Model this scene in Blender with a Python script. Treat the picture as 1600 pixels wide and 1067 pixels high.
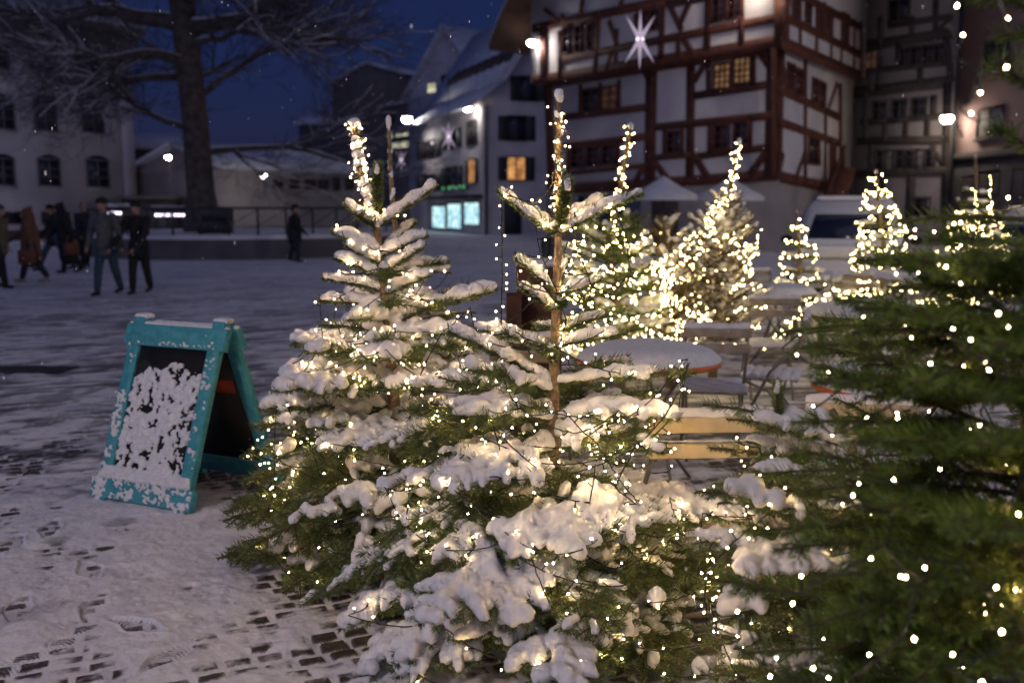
import bpy, math, random
import numpy as np
from mathutils import Vector
rad = math.radians
sc = bpy.context.scene
for o in list(bpy.data.objects):
    bpy.data.objects.remove(o)
COL = sc.collection

# ------------------------------------------------------------------ camera
CH, PITCH, FPX = 1.65, rad(7.62), 1555.0          # eye height, tilt down, focal length in photo pixels (1600 wide)
cam_d = bpy.data.cameras.new('camera')
cam = bpy.data.objects.new('camera', cam_d)
COL.objects.link(cam)
cam.location = (0, 0, CH)
cam.rotation_euler = (math.pi/2 - PITCH, 0, 0)
cam_d.sensor_width = 36
cam_d.lens = 35
cam_d.clip_start = 0.05
cam_d.clip_end = 2000
cam_d.dof.use_dof = True
cam_d.dof.focus_distance = 3.75
cam_d.dof.aperture_fstop = 2.0
cam_d.dof.aperture_blades = 9
sc.camera = cam
sc.cycles.use_denoising = True
sc.cycles.denoiser = 'OPENIMAGEDENOISE'
sc.cycles.sample_clamp_indirect = 3.0
sc.cycles.sample_clamp_direct = 0.0
sc.cycles.max_bounces = 4
sc.cycles.diffuse_bounces = 3
sc.cycles.glossy_bounces = 2
sc.cycles.transparent_max_bounces = 4
sc.cycles.caustics_reflective = False
sc.cycles.caustics_refractive = False
sc.cycles.use_light_tree = True
sc.cycles.use_adaptive_sampling = False

# ------------------------------------------------------------------ dusk sky
w = bpy.data.worlds.new('World')
sc.world = w
w.use_nodes = True
nt = w.node_tree
bg = nt.nodes['Background']
sky = nt.nodes.new('ShaderNodeTexSky')
sky.sky_type = 'NISHITA'
sky.sun_disc = False
sky.sun_elevation = rad(1.0)
sky.sun_rotation = rad(200)
sky.ozone_density = 6.0
sky.dust_density = 0.3
tint = nt.nodes.new('ShaderNodeMix')
tint.data_type = 'RGBA'
tint.blend_type = 'MULTIPLY'
tint.inputs[0].default_value = 1.0
nt.links.new(sky.outputs[0], tint.inputs[6])
tint.inputs[7].default_value = (0.95, 0.55, 0.74, 1)
dusk = nt.nodes.new('ShaderNodeMix')
dusk.data_type = 'RGBA'
dusk.inputs[0].default_value = 0.65
nt.links.new(tint.outputs[2], dusk.inputs[6])
dusk.inputs[7].default_value = (0.13, 0.175, 0.62, 1)
nt.links.new(dusk.outputs[2], bg.inputs[0])
bg.inputs[1].default_value = 0.115
sun_d = bpy.data.lights.new('dusk_glow', 'SUN')
sun_d.energy = 0.22
sun_d.angle = rad(70)
sun_d.color = (0.60, 0.65, 1.0)
sun = bpy.data.objects.new('dusk_glow', sun_d)
COL.objects.link(sun)
sun.rotation_euler = (rad(50), 0, rad(-20))
sc.view_settings.view_transform = 'Standard'
sc.view_settings.look = 'None'
sc.view_settings.exposure = 0.0
sc.view_settings.gamma = 1.0

# unseen point lamps outside the frame
def added_lamp(loc, power, color, radius=0.12):
    d = bpy.data.lights.new('added_lamp_glow', 'POINT')
    d.energy = power
    d.color = color
    d.shadow_soft_size = radius
    o = bpy.data.objects.new('added_lamp_glow', d)
    COL.objects.link(o)
    o.location = loc
    return o
added_lamp((-4.2, -3.4, 5.6), 930, (1.0, 0.85, 0.82), 0.5)  # assumed lamp behind the camera, inferred from the light on the near snow
added_lamp((20.0, 24.0, 7.0), 900, (1.0, 0.88, 0.78), 0.3)  # unseen fill lamp added off-frame to lift the dim right background
# unseen fill lamp added at the right to brighten the van and tables
added_lamp((13.5, 9.0, 6.5), 1300, (1.0, 0.88, 0.78), 0.3)
added_lamp((-30.0, 33.0, 8.0), 420, (0.95, 0.85, 1.0), 0.4)  # unseen fill lamp added off the left edge for the pale building

# ------------------------------------------------------------------ pixel -> place
def ray(u, v):
    xc, yc = (u-800)/FPX, -(v-533.5)/FPX
    return np.array([xc, math.cos(PITCH)+yc*math.sin(PITCH), -math.sin(PITCH)+yc*math.cos(PITCH)])
def P(u, v, Y):
    d = ray(u, v)
    return np.array([d[0]/d[1]*Y, Y, CH+d[2]/d[1]*Y])
def XU(u, Y):
    return P(u, 325, Y)[0]
def GD(u, v):
    d = ray(u, v)
    t = -CH/d[2]
    return np.array([d[0]*t, d[1]*t, 0.0])

# ------------------------------------------------------------------ materials
def mat(name, c, rough=0.7, c2=None, scale=6.0, bump=0.0, bscale=40.0, emit=None, es=0.0, metal=0.0, spec=0.4, trans=0.0, sss=0.0):
    m = bpy.data.materials.new(name)
    m.use_nodes = True
    n = m.node_tree
    b = n.nodes['Principled BSDF']
    b.inputs['Base Color'].default_value = (*c, 1)
    b.inputs['Roughness'].default_value = rough
    b.inputs['Metallic'].default_value = metal
    b.inputs['Specular IOR Level'].default_value = spec
    tc = n.nodes.new('ShaderNodeTexCoord')
    if c2 is not None:
        no = n.nodes.new('ShaderNodeTexNoise')
        no.inputs['Scale'].default_value = scale
        no.inputs['Detail'].default_value = 4
        n.links.new(tc.outputs['Object'], no.inputs['Vector'])
        r = n.nodes.new('ShaderNodeValToRGB')
        r.color_ramp.elements[0].position = 0.35
        r.color_ramp.elements[1].position = 0.65
        r.color_ramp.elements[0].color = (*c, 1)
        r.color_ramp.elements[1].color = (*c2, 1)
        n.links.new(no.outputs['Fac'], r.inputs[0])
        n.links.new(r.outputs[0], b.inputs['Base Color'])
    if bump:
        nb = n.nodes.new('ShaderNodeTexNoise')
        nb.inputs['Scale'].default_value = bscale
        nb.inputs['Detail'].default_value = 5
        n.links.new(tc.outputs['Object'], nb.inputs['Vector'])
        bp = n.nodes.new('ShaderNodeBump')
        bp.inputs['Strength'].default_value = min(1, bump*10)
        bp.inputs['Distance'].default_value = bump*0.1
        n.links.new(nb.outputs['Fac'], bp.inputs['Height'])
        n.links.new(bp.outputs[0], b.inputs['Normal'])
    if sss:
        b.inputs['Subsurface Weight'].default_value = sss
        b.inputs['Subsurface Radius'].default_value = (0.02, 0.018, 0.02)
        b.inputs['Subsurface Scale'].default_value = 1.0
    if emit is not None:
        b.inputs['Emission Color'].default_value = (*emit, 1)
        b.inputs['Emission Strength'].default_value = es
    return m

M = {}
M['snow'] = mat('snow', (0.80, 0.80, 0.82), 0.75, c2=(0.70, 0.70, 0.73), scale=30, bump=0.05, bscale=160, spec=0.25)
M['snow_far'] = mat('snow_far', (0.78, 0.79, 0.84), 0.8, c2=(0.62, 0.63, 0.70), scale=1.5, bump=0.05, bscale=8, spec=0.2)
M['needle'] = mat('needle', (0.070, 0.110, 0.034), 0.42, c2=(0.160, 0.200, 0.060), scale=14)
M['needle_green'] = mat('needle_green', (0.055, 0.105, 0.014), 0.5, c2=(0.155, 0.215, 0.028), scale=9)
M['needle_dry'] = mat('needle_dry', (0.17, 0.13, 0.06), 0.6, c2=(0.30, 0.23, 0.11), scale=9)
M['bark'] = mat('bark', (0.16, 0.11, 0.065), 0.85, c2=(0.30, 0.22, 0.13), scale=45, bump=0.1, bscale=140)
M['bark_dark'] = mat('bark_dark', (0.060, 0.048, 0.046), 0.9, c2=(0.12, 0.10, 0.095), scale=4, bump=0.3, bscale=14)
M['cable'] = mat('cable', (0.012, 0.016, 0.012), 0.4)
M['teal'] = mat('teal_paint', (0.048, 0.290, 0.345), 0.55, c2=(0.085, 0.37, 0.43), scale=19, bump=0.12, bscale=45)
M['chalkboard'] = mat('chalkboard', (0.010, 0.010, 0.012), 0.55, c2=(0.02, 0.02, 0.022), scale=8)
M['red_mark'] = mat('red_mark', (0.32, 0.04, 0.02), 0.6, c2=(0.22, 0.03, 0.015), scale=30)
M['wood_pale'] = mat('wood_pale', (0.44, 0.36, 0.22), 0.5, c2=(0.56, 0.47, 0.31), scale=12, bump=0.03, bscale=60)
M['wood_grey'] = mat('wood_grey', (0.30, 0.25, 0.18), 0.6, c2=(0.42, 0.36, 0.27), scale=12)
M['orange_edge'] = mat('orange_edge', (0.70, 0.17, 0.03), 0.45, c2=(0.55, 0.12, 0.03), scale=20)
M['steel'] = mat('steel_tube', (0.20, 0.19, 0.18), 0.4, metal=0.7, c2=(0.28, 0.26, 0.24), scale=20)
M['dark_metal'] = mat('dark_metal', (0.03, 0.03, 0.035), 0.5, c2=(0.05, 0.05, 0.055), scale=6)
M['rust'] = mat('brown_box', (0.075, 0.030, 0.015), 0.7, c2=(0.13, 0.05, 0.022), scale=9, bump=0.05)
M['plaster_white'] = mat('plaster_white', (0.70, 0.66, 0.67), 0.9, c2=(0.55, 0.51, 0.53), scale=0.6, bump=0.1, bscale=12)
M['plaster_lilac'] = mat('plaster_lilac', (0.62, 0.59, 0.64), 0.9, c2=(0.50, 0.47, 0.52), scale=0.5, bump=0.1, bscale=10)
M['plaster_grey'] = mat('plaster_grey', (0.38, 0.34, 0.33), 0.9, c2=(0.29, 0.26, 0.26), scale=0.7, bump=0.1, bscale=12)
M['plaster_pink'] = mat('plaster_pink', (0.52, 0.37, 0.35), 0.9, c2=(0.43, 0.30, 0.29), scale=0.6, bump=0.1, bscale=12)
M['stone_dark'] = mat('stone_dark', (0.13, 0.12, 0.13), 0.85, c2=(0.09, 0.085, 0.095), scale=1.2, bump=0.2, bscale=9)
M['cornice'] = mat('cornice', (0.20, 0.18, 0.17), 0.8, c2=(0.15, 0.135, 0.13), scale=2)
M['timber_red'] = mat('timber_red', (0.15, 0.046, 0.028), 0.7, c2=(0.085, 0.030, 0.020), scale=3, bump=0.1, bscale=12)
M['timber_grey'] = mat('timber_grey', (0.075, 0.062, 0.058), 0.8, c2=(0.11, 0.09, 0.082), scale=3, bump=0.1, bscale=12)
M['shutter'] = mat('shutter', (0.045, 0.045, 0.05), 0.6, c2=(0.065, 0.062, 0.07), scale=5)
M['glass_dark'] = mat('glass_dark', (0.018, 0.024, 0.045), 0.12, c2=(0.03, 0.038, 0.06), scale=1.0, spec=0.6)
M['frame_white'] = mat('frame_white', (0.50, 0.50, 0.53), 0.6, c2=(0.42, 0.42, 0.46), scale=6)
M['frame_dark'] = mat('frame_dark', (0.06, 0.045, 0.04), 0.6, c2=(0.09, 0.06, 0.05), scale=6)
M['curtain'] = mat('curtain', (0.42, 0.42, 0.40), 0.8, c2=(0.30, 0.30, 0.30), scale=7)
M['tile_dark'] = mat('tile_dark', (0.07, 0.05, 0.05), 0.85, c2=(0.10, 0.075, 0.07), scale=3, bump=0.2, bscale=12)
M['soffit'] = mat('soffit', (0.24, 0.13, 0.08), 0.7, c2=(0.30, 0.18, 0.11), scale=3)
M['canvas'] = mat('canvas', (0.74, 0.72, 0.72), 0.85, c2=(0.80, 0.78, 0.78), scale=3)
M['twig_frost'] = mat('twig_frost', (0.065, 0.055, 0.065), 0.9, c2=(0.14, 0.12, 0.14), scale=3)
M['twig'] = mat('twig', (0.060, 0.048, 0.024), 0.8, c2=(0.10, 0.08, 0.04), scale=40)
M['car_paint'] = mat('car_paint', (0.78, 0.76, 0.74), 0.3, c2=(0.72, 0.70, 0.69), scale=2, spec=0.6)
M['rubber'] = mat('rubber', (0.015, 0.015, 0.015), 0.8, c2=(0.025, 0.025, 0.025), scale=10)
M['skin'] = mat('skin', (0.36, 0.21, 0.15), 0.6, c2=(0.40, 0.24, 0.18), scale=10)

def emitter(name, c, s, c2=None, scale=2.0, s2=None):
    m = bpy.data.materials.new(name)
    m.use_nodes = True
    n = m.node_tree
    n.nodes.remove(n.nodes['Principled BSDF'])
    e = n.nodes.new('ShaderNodeEmission')
    e.inputs[0].default_value = (*c, 1)
    e.inputs[1].default_value = s
    n.links.new(e.outputs[0], n.nodes['Material Output'].inputs[0])
    if c2 is not None:
        tc = n.nodes.new('ShaderNodeTexCoord')
        no = n.nodes.new('ShaderNodeTexNoise')
        no.inputs['Scale'].default_value = scale
        no.inputs['Detail'].default_value = 3
        n.links.new(tc.outputs['Object'], no.inputs['Vector'])
        r = n.nodes.new('ShaderNodeValToRGB')
        r.color_ramp.elements[0].position = 0.35
        r.color_ramp.elements[1].position = 0.68
        r.color_ramp.elements[0].color = (*c, 1)
        r.color_ramp.elements[1].color = (*c2, 1)
        n.links.new(no.outputs['Fac'], r.inputs[0])
        n.links.new(r.outputs[0], e.inputs[0])
    return m
M['bulb'] = emitter('bulb', (1.0, 0.63, 0.28), 470)
M['bulb_pink'] = emitter('bulb_near', (1.0, 0.74, 0.46), 90)
M['bulb_mid'] = emitter('bulb_mid', (1.0, 0.72, 0.28), 85)
M['globe'] = emitter('globe', (1.0, 0.92, 0.85), 90)
M['globe_warm'] = emitter('globe_warm', (1.0, 0.84, 0.66), 55)
M['glow_warm'] = emitter('window_warm', (0.30, 0.12, 0.04), 1.0, c2=(0.85, 0.42, 0.15), scale=2.5)
M['glow_room'] = emitter('window_room', (0.10, 0.05, 0.02), 1.0, c2=(0.26, 0.15, 0.08), scale=3.5)
M['glow_dim'] = emitter('window_dim', (0.01, 0.007, 0.008), 1.0, c2=(0.06, 0.03, 0.02), scale=2.0)
M['glow_pale'] = emitter('window_pale', (0.40, 0.42, 0.30), 1.0, c2=(0.9, 0.85, 0.6), scale=1.5)
M['glow_shop'] = emitter('shop_light', (0.12, 0.42, 0.55), 1.3, c2=(0.80, 1.0, 1.0), scale=2.6)
M['glow_green'] = emitter('sign_green', (0.05, 0.40, 0.10), 0.8, c2=(0.30, 0.6, 0.5), scale=1.1)
M['star'] = emitter('star_paper', (0.62, 0.50, 0.66), 0.75)
M['star_core'] = emitter('star_core', (1.0, 0.85, 0.95), 2.2)
M['stall_bulb'] = emitter('stall_bulb', (0.85, 0.75, 1.0), 7)
M['flake'] = mat('flake', (0.85, 0.85, 0.88), 0.8, c2=(0.8, 0.8, 0.85), scale=3)

# ------------------------------------------------------------------ mesh builder
SPH = {}
def ico(sub=1):
    if sub in SPH: return SPH[sub]
    t = (1+5**.5)/2
    v = np.array([(-1,t,0),(1,t,0),(-1,-t,0),(1,-t,0),(0,-1,t),(0,1,t),(0,-1,-t),(0,1,-t),(t,0,-1),(t,0,1),(-t,0,-1),(-t,0,1)], float)
    v /= np.linalg.norm(v[0])
    f = [(0,11,5),(0,5,1),(0,1,7),(0,7,10),(0,10,11),(1,5,9),(5,11,4),(11,10,2),(10,7,6),(7,1,8),(3,9,4),(3,4,2),(3,2,6),(3,6,8),(3,8,9),(4,9,5),(2,4,11),(6,2,10),(8,6,7),(9,8,1)]
    v = [tuple(x) for x in v]
    for _ in range(sub):
        nf, c = [], {}
        def mid(a, b):
            k = (min(a,b), max(a,b))
            if k not in c:
                m_ = (np.array(v[a])+np.array(v[b]))/2
                v.append(tuple(m_/np.linalg.norm(m_)))
                c[k] = len(v)-1
            return c[k]
        for a, b, d in f:
            x, y, z = mid(a,b), mid(b,d), mid(d,a)
            nf += [(a,x,z),(b,y,x),(d,z,y),(x,y,z)]
        f = nf
    SPH[sub] = (np.array(v), np.array(f))
    return SPH[sub]

def wl(o):
    r = np.zeros(3)
    while o is not None:
        r = r + np.array(o.location)
        o = o.parent
    return r

class MB:
    def __init__(s):
        s.V, s.L, s.T, s.Mi, s.n = [], [], [], [], 0
    def add(s, v, f, m=0):
        v = np.asarray(v, float).reshape(-1, 3)
        f = np.asarray(f, np.int64)
        s.V.append(v)
        s.L.append((f+s.n).ravel())
        s.T.append(np.full(len(f), f.shape[1]))
        s.Mi.append(np.full(len(f), m))
        s.n += len(v)
        return s
    def box(s, x0, x1, y0, y1, z0, z1, m=0):
        v = [(x,y,z) for x in (x0,x1) for y in (y0,y1) for z in (z0,z1)]
        return s.add(v, [(0,1,3,2),(4,6,7,5),(0,4,5,1),(2,3,7,6),(0,2,6,4),(1,5,7,3)], m)
    def hexa(s, v, m=0):      # 8 corners ordered like box()
        return s.add(v, [(0,1,3,2),(4,6,7,5),(0,4,5,1),(2,3,7,6),(0,2,6,4),(1,5,7,3)], m)
    def bar(s, a, b, w, h, up=(0,0,1), m=0):   # a rectangular bar from a to b, w across, h along 'up'
        a, b, up = np.asarray(a,float), np.asarray(b,float), np.asarray(up,float)
        d = b-a; d /= np.linalg.norm(d)
        x = np.cross(d, up); x /= np.linalg.norm(x)
        z = np.cross(x, d)
        v = [p + sx*x*w/2 + sz*z*h/2 for p in (a,b) for sx in (-1,1) for sz in (-1,1)]
        return s.hexa(v, m)
    def tube(s, pts, r, n=8, m=0, sx=1.0, sz=1.0, cap=True):
        pts = np.asarray(pts, float)
        k = len(pts)
        r = np.broadcast_to(np.asarray(r, float), (k,))
        t = np.gradient(pts, axis=0) if k > 1 else np.array([[0,0,1.]])
        t /= (np.linalg.norm(t, axis=1)[:,None]+1e-12)
        up = np.array([0,0,1.]) if abs(t[:,2]).mean() < 0.9 else np.array([1.,0,0])
        x = np.cross(t, up); x /= (np.linalg.norm(x, axis=1)[:,None]+1e-12)
        z = np.cross(x, t)
        a = np.arange(n)*2*math.pi/n
        ring = pts[:,None,:] + (x[:,None,:]*np.cos(a)[None,:,None]*sx + z[:,None,:]*np.sin(a)[None,:,None]*sz)*r[:,None,None]
        v = ring.reshape(-1,3)
        i = np.arange(k-1)[:,None]*n; j = np.arange(n)[None,:]; j2 = (j+1) % n
        f = np.stack([i+j, i+j2, i+n+j2, i+n+j], -1).reshape(-1,4)
        s.add(v, f, m)
        if cap:
            base = s.n - len(v)
            c0, c1 = pts[0]-t[0]*r[0]*.3, pts[-1]+t[-1]*r[-1]*.3
            s.V.append(np.array([c0,c1]))
            q = np.arange(n); q2 = (q+1) % n
            f0 = np.stack([np.full(n, s.n), base+q2, base+q], -1)
            f1 = np.stack([np.full(n, s.n+1), base+(k-1)*n+q, base+(k-1)*n+q2], -1)
            ff = np.concatenate([f0,f1])
            s.L.append(ff.ravel()); s.T.append(np.full(len(ff),3)); s.Mi.append(np.full(len(ff),m))
            s.n += 2
        return s
    def caps(s, a, b, ra, rb, n=10, m=0, sx=1.0, sz=1.0):      # tapered capsule
        a, b = np.asarray(a,float), np.asarray(b,float)
        d = b-a; L = np.linalg.norm(d); d = d/(L+1e-9)
        ts, rs = [], []
        for q in (90,60,30,0):
            ts.append(-ra*math.sin(rad(q))); rs.append(max(1e-4, ra*math.cos(rad(q))))
        for q in (0,30,60,90):
            ts.append(L+rb*math.sin(rad(q))); rs.append(max(1e-4, rb*math.cos(rad(q))))
        return s.tube([a+d*t for t in ts], rs, n, m, sx, sz)
    def ell(s, c, r, m=0, sub=1, R=None):
        v, f = ico(sub)
        v = v*np.asarray(r, float)
        if R is not None: v = v @ R.T
        return s.add(v+np.asarray(c, float), f, m)
    def lathe(s, prof, c=(0,0,0), n=32, m=0):
        prof = np.asarray(prof, float)
        a = np.arange(n)*2*math.pi/n
        v = np.stack([prof[:,0][:,None]*np.cos(a), prof[:,0][:,None]*np.sin(a), np.repeat(prof[:,1][:,None], n, 1)], -1).reshape(-1,3)+np.asarray(c,float)
        k = len(prof)
        i = np.arange(k-1)[:,None]*n; j = np.arange(n)[None,:]; j2 = (j+1) % n
        f = np.stack([i+j, i+j2, i+n+j2, i+n+j], -1).reshape(-1,4)
        return s.add(v, f, m)
    def prism(s, poly, z0, z1, m=0):
        k = len(poly)
        v = [(p[0],p[1],z0) for p in poly]+[(p[0],p[1],z1) for p in poly]
        q = np.arange(k); q2 = (q+1) % k
        s.add(v, np.stack([q,q2,q2+k,q+k],-1), m)
        s.add([(p[0],p[1],z1) for p in poly], [tuple(range(k))], m)
        s.add([(p[0],p[1],z0) for p in poly], [tuple(range(k))[::-1]], m)
        return s
    def build(s, name, mats, parent=None, smooth=False):
        me = bpy.data.meshes.new(name)
        V = np.concatenate(s.V); Lp = np.concatenate(s.L); T = np.concatenate(s.T); Mi = np.concatenate(s.Mi)
        if parent is not None: V = V - wl(parent)
        me.vertices.add(len(V)); me.vertices.foreach_set('co', V.astype(np.float32).ravel())
        me.loops.add(len(Lp)); me.loops.foreach_set('vertex_index', Lp.astype(np.int32))
        me.polygons.add(len(T))
        me.polygons.foreach_set('loop_start', (np.cumsum(T)-T).astype(np.int32))
        me.polygons.foreach_set('material_index', Mi.astype(np.int32))
        if smooth: me.polygons.foreach_set('use_smooth', np.ones(len(T), bool))
        me.update(calc_edges=True)
        if not isinstance(mats, (list, tuple)): mats = [mats]
        for m_ in mats: me.materials.append(m_)
        o = bpy.data.objects.new(name, me)
        COL.objects.link(o)
        if parent is not None: o.parent = parent
        return o

def remesh(o, voxel, smooth=3, fac=0.5):
    m = o.modifiers.new('merge', 'REMESH')
    m.mode = 'VOXEL'; m.voxel_size = voxel; m.use_smooth_shade = True
    if smooth:
        q = o.modifiers.new('soften', 'SMOOTH')
        q.factor = fac; q.iterations = smooth
    return o
CL = {}
def clouds(sz):
    if sz not in CL:
        CL[sz] = bpy.data.textures.new('lumps', 'CLOUDS'); CL[sz].noise_scale = sz; CL[sz].noise_depth = 2
    return CL[sz]
def lumpy(o, *ss):
    for sz, st in ss:
        q = o.modifiers.new('lumps', 'DISPLACE'); q.texture = clouds(sz); q.strength = st; q.mid_level = 0.5; q.texture_coords = 'LOCAL'
    return o
def thing(name, label, cat, loc=(0,0,0), group=None):
    o = bpy.data.objects.new(name, None)
    o.empty_display_size = 0.1
    COL.objects.link(o)
    o.location = loc
    return tag(o, label, cat, group)
def tag(o, label=None, cat=None, group=None, kind=None):
    if label: o['label'] = label
    if cat: o['category'] = cat
    if group: o['group'] = group
    if kind: o['kind'] = kind
    return o
def dup(o, loc=None, rotz=None, label=None, parent=None, group=None):
    c = o.copy()
    COL.objects.link(c)
    if loc is not None: c.location = loc
    if rotz is not None: c.rotation_euler = (0,0,rotz)
    if parent is not None: c.parent = parent
    if label: c['label'] = label
    if group: c['group'] = group
    for ch in list(o.children):
        dup(ch, parent=c)
    return c

# ------------------------------------------------------------------ numpy noise
def vnoise(x, y, seed=0):
    xi, yi = np.floor(x).astype(np.int64), np.floor(y).astype(np.int64)
    xf, yf = x-xi, y-yi
    def h(a, b):
        q = (a*374761393 + b*668265263 + seed*982451653) & 0xFFFFFFFF
        q = ((q ^ (q >> 13))*1274126177) & 0xFFFFFFFF
        return ((q ^ (q >> 16)) & 0xFFFF)/65535.0
    u, v = xf*xf*(3-2*xf), yf*yf*(3-2*yf)
    return (h(xi,yi)*(1-u)+h(xi+1,yi)*u)*(1-v)+(h(xi,yi+1)*(1-u)+h(xi+1,yi+1)*u)*v
def fbm(x, y, oct=4, seed=0):
    s, a, t = 0, 1.0, 0
    for i in range(oct):
        s = s+a*vnoise(x*2**i, y*2**i, seed+i*17); t += a; a *= 0.5
    return s/t
def sstep(a, b, x):
    t = np.clip((x-a)/(b-a), 0, 1)
    return t*t*(3-2*t)

# ================================================================== ground
def make_ground():
    rows = [1.55]
    while rows[-1] < 90:
        y = rows[-1]
        rows.append(y + max(0.005, 0.80*y*y/(CH*FPX)))
    rows = np.array(rows)
    q = np.concatenate([np.arange(-1.1,-0.56,0.02), np.arange(-0.56,0.02,0.00085), np.arange(0.02,0.56,0.0017), np.arange(0.56,1.1,0.02)])
    Y, Q = np.meshgrid(rows, q, indexing='ij')
    X = Q*Y
    near = 1-sstep(9, 16, Y)
    # setts in rows
    a = rad(24)
    wob = 0.06*fbm(X*0.9, Y*0.9, 2, 5)+0.020*fbm(X*7, Y*7, 2, 15)
    U, W = X*math.cos(a)+Y*math.sin(a)+wob, -X*math.sin(a)+Y*math.cos(a)+wob
    rh = 0.088
    ri = np.floor(W/rh)
    off = vnoise(ri*7.3, ri*0+0.5, 3)*0.3
    cw = 0.118
    ci = np.floor((U+off)/cw + 0.25*vnoise(ri, ri*0, 9))
    fu = (U+off)/cw + 0.25*vnoise(ri, ri*0, 9) - ci
    fw = W/rh - ri
    eu = np.minimum(fu, 1-fu)*cw; ew = np.minimum(fw, 1-fw)*rh
    jit = fbm(X*22, Y*22, 2, 8)*0.006
    e = np.minimum(eu, ew)-0.004-jit+0.003
    sett = 0.020*sstep(-0.003, 0.018, e)
    rnd = ((np.sin(ri*127.1+ci*311.7)*43758.5453) % 1.0)
    sett = sett+0.009*rnd*sstep(0.0, 0.014, e) + 0.002*fbm(X*60, Y*60, 2, 4)
    # snow depth
    big = fbm(X*1.3+3, Y*1.3, 4, 11)
    mid = fbm(X*6, Y*5, 4, 21)
    fine = fbm(X*26, Y*26, 3, 31)
    def blob(cx, cy, r, s=0.5):
        d = np.hypot(X-cx, Y-cy)
        return 1-sstep(r*(1-s), r*(1+s), d)
    snow = 0.0245 + 0.016*(big-0.5)*2 + 0.020*(mid-0.5)*2 + 0.006*(fine-0.5)*2
    snow = np.where(Y > 3, snow+0.004, snow)
    bare = np.maximum.reduce([blob(-1.62, 5.98, 0.42, 0.35), blob(-1.28, 5.75, 0.22, 0.5),
                              blob(-0.45, 4.1, 0.42, 0.4), blob(-0.92, 4.15, 0.18, 0.6), blob(0.35, 3.75, 0.6, 0.3), blob(-0.5, 4.6, 0.65, 0.3),
                              blob(-0.64, 3.6, 0.16, 0.6)])
    snow = snow*(1-bare)+bare*(0.0085+0.016*sstep(.45,.75,mid)+0.004*fine)
    snow = snow + 0.022*np.exp(-((X-(-2.0))**2/(2*0.40**2)+(Y-5.30+0.35*(X+2.0))**2/(2*0.10**2)))
    snow = snow + 0.016*blob(-2.1, 4.0, 1.5, 0.6)*(fbm(X*9, Y*9, 3, 77)-.25)
    # trodden, streaky slush further out
    cs, sn_ = math.cos(rad(24)), math.sin(rad(24))
    A_, B_ = X*cs+Y*sn_, -X*sn_+Y*cs
    streak = fbm(A_*4.0+3*vnoise(X*.6, Y*.6, 2), B_*10+3*vnoise(X*.8, Y*.8, 6), 5, 41)
    streak2 = fbm(A_*1.0, B_*2.0, 4, 43)
    zone = sstep(4.6, 7.0, Y - 0.5*(X+2.6)*(X < -2.6))*(1-sstep(9, 28, Y)*0.75)
    dirt = 0.95*sstep(0.44, 0.70, streak*0.62+streak2*0.38+0.06)*zone
    # clumped footprint field everywhere near
    clump = fbm(X*4.5+9, Y*3.6, 3, 61)
    dirt = np.maximum(dirt, 0.62*sstep(0.56, 0.72, clump)*sstep(2.6, 4.5, Y)*(X < 0.6)*near*sstep(-1.0, -2.4, X*1.0+0*Y) )
    snow = snow - 0.012*dirt
    # shoe prints
    rg = random.Random(5)
    prints = [(140,900,120),(80,835,100),(105,1010,75),(270,1035,55),(30,960,100),(215,990,140),(60,720,60),(150,960,100),(35,1045,60),(20,860,95)]
    tread = np.zeros_like(X)
    for u, v, ang in prints:
        g = GD(u, v); an = rad(ang+rg.uniform(-12,12))
        dx, dy = X-g[0], Y-g[1]
        l, t = dx*math.cos(an)+dy*math.sin(an), -dx*math.sin(an)+dy*math.cos(an)
        wd = 0.044+0.010*np.cos(l*26+.6)
        d = np.sqrt((l/0.145)**2+(t/wd)**2)
        ins = 1-sstep(0.85, 1.12, d)
        rim = np.exp(-((d-1.22)/0.16)**2)
        tr = sstep(-.5, .5, np.sin(l*330+np.abs(t)*160+fine*5))
        snow = snow*(1-ins)+ins*(np.minimum(snow, 0.0225)+0.0060*tr*fine*1.3)+rim*0.006*mid
        tread = np.maximum(tread, ins*(1-tr)*0.45*sstep(.35,.6,mid))
    dirt = np.maximum(dirt, tread)
    drop = sstep(0, 0.004, 0.006)
    s = snow-sett
    h_near = np.maximum(snow, sett)
    cov = sstep(-0.0065, 0.0055, s + (fbm(X*70, Y*70, 2, 91)-0.5)*0.005)
    far = sstep(6.0, 9.0, Y)
    cov = np.maximum(cov, far)
    h = h_near*(1-far)+far*(0.024+0.010*(mid-.5)-0.012*dirt)
    # drain cover opening at the left: dark dry patch
    g = GD(20, 580)
    patch = (np.abs(X-g[0]) < 0.60)*(np.abs(Y-g[1]+0.05*(X-g[0])) < 0.26)
    cov = cov*(1-patch); dirt = np.maximum(dirt, patch*1.0)
    # quay of thicker swept snow far behind
    h = h + 0.25*np.exp(-((Y-46)/2.5)**2)*fbm(X*.3, Y*.3, 2, 3)
    nR, nC = X.shape
    mb = MB()
    v = np.stack([X, Y, h], -1).reshape(-1,3)
    i = np.arange(nR-1)[:,None]*nC; j = np.arange(nC-1)[None,:]
    f = np.stack([i+j, i+j+1, i+nC+j+1, i+nC+j], -1).reshape(-1,4)
    mb.add(v, f)
    m = bpy.data.materials.new('snowy_setts')
    m.use_nodes = True
    n = m.node_tree; b = n.nodes['Principled BSDF']
    at = n.nodes.new('ShaderNodeAttribute'); at.attribute_name = 'cover'
    sep = n.nodes.new('ShaderNodeSeparateColor')
    n.links.new(at.outputs['Color'], sep.inputs[0])
    tc = n.nodes.new('ShaderNodeTexCoord')
    ns = n.nodes.new('ShaderNodeTexNoise'); ns.inputs['Scale'].default_value = 55; ns.inputs['Detail'].default_value = 5
    n.links.new(tc.outputs['Object'], ns.inputs['Vector'])
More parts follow.
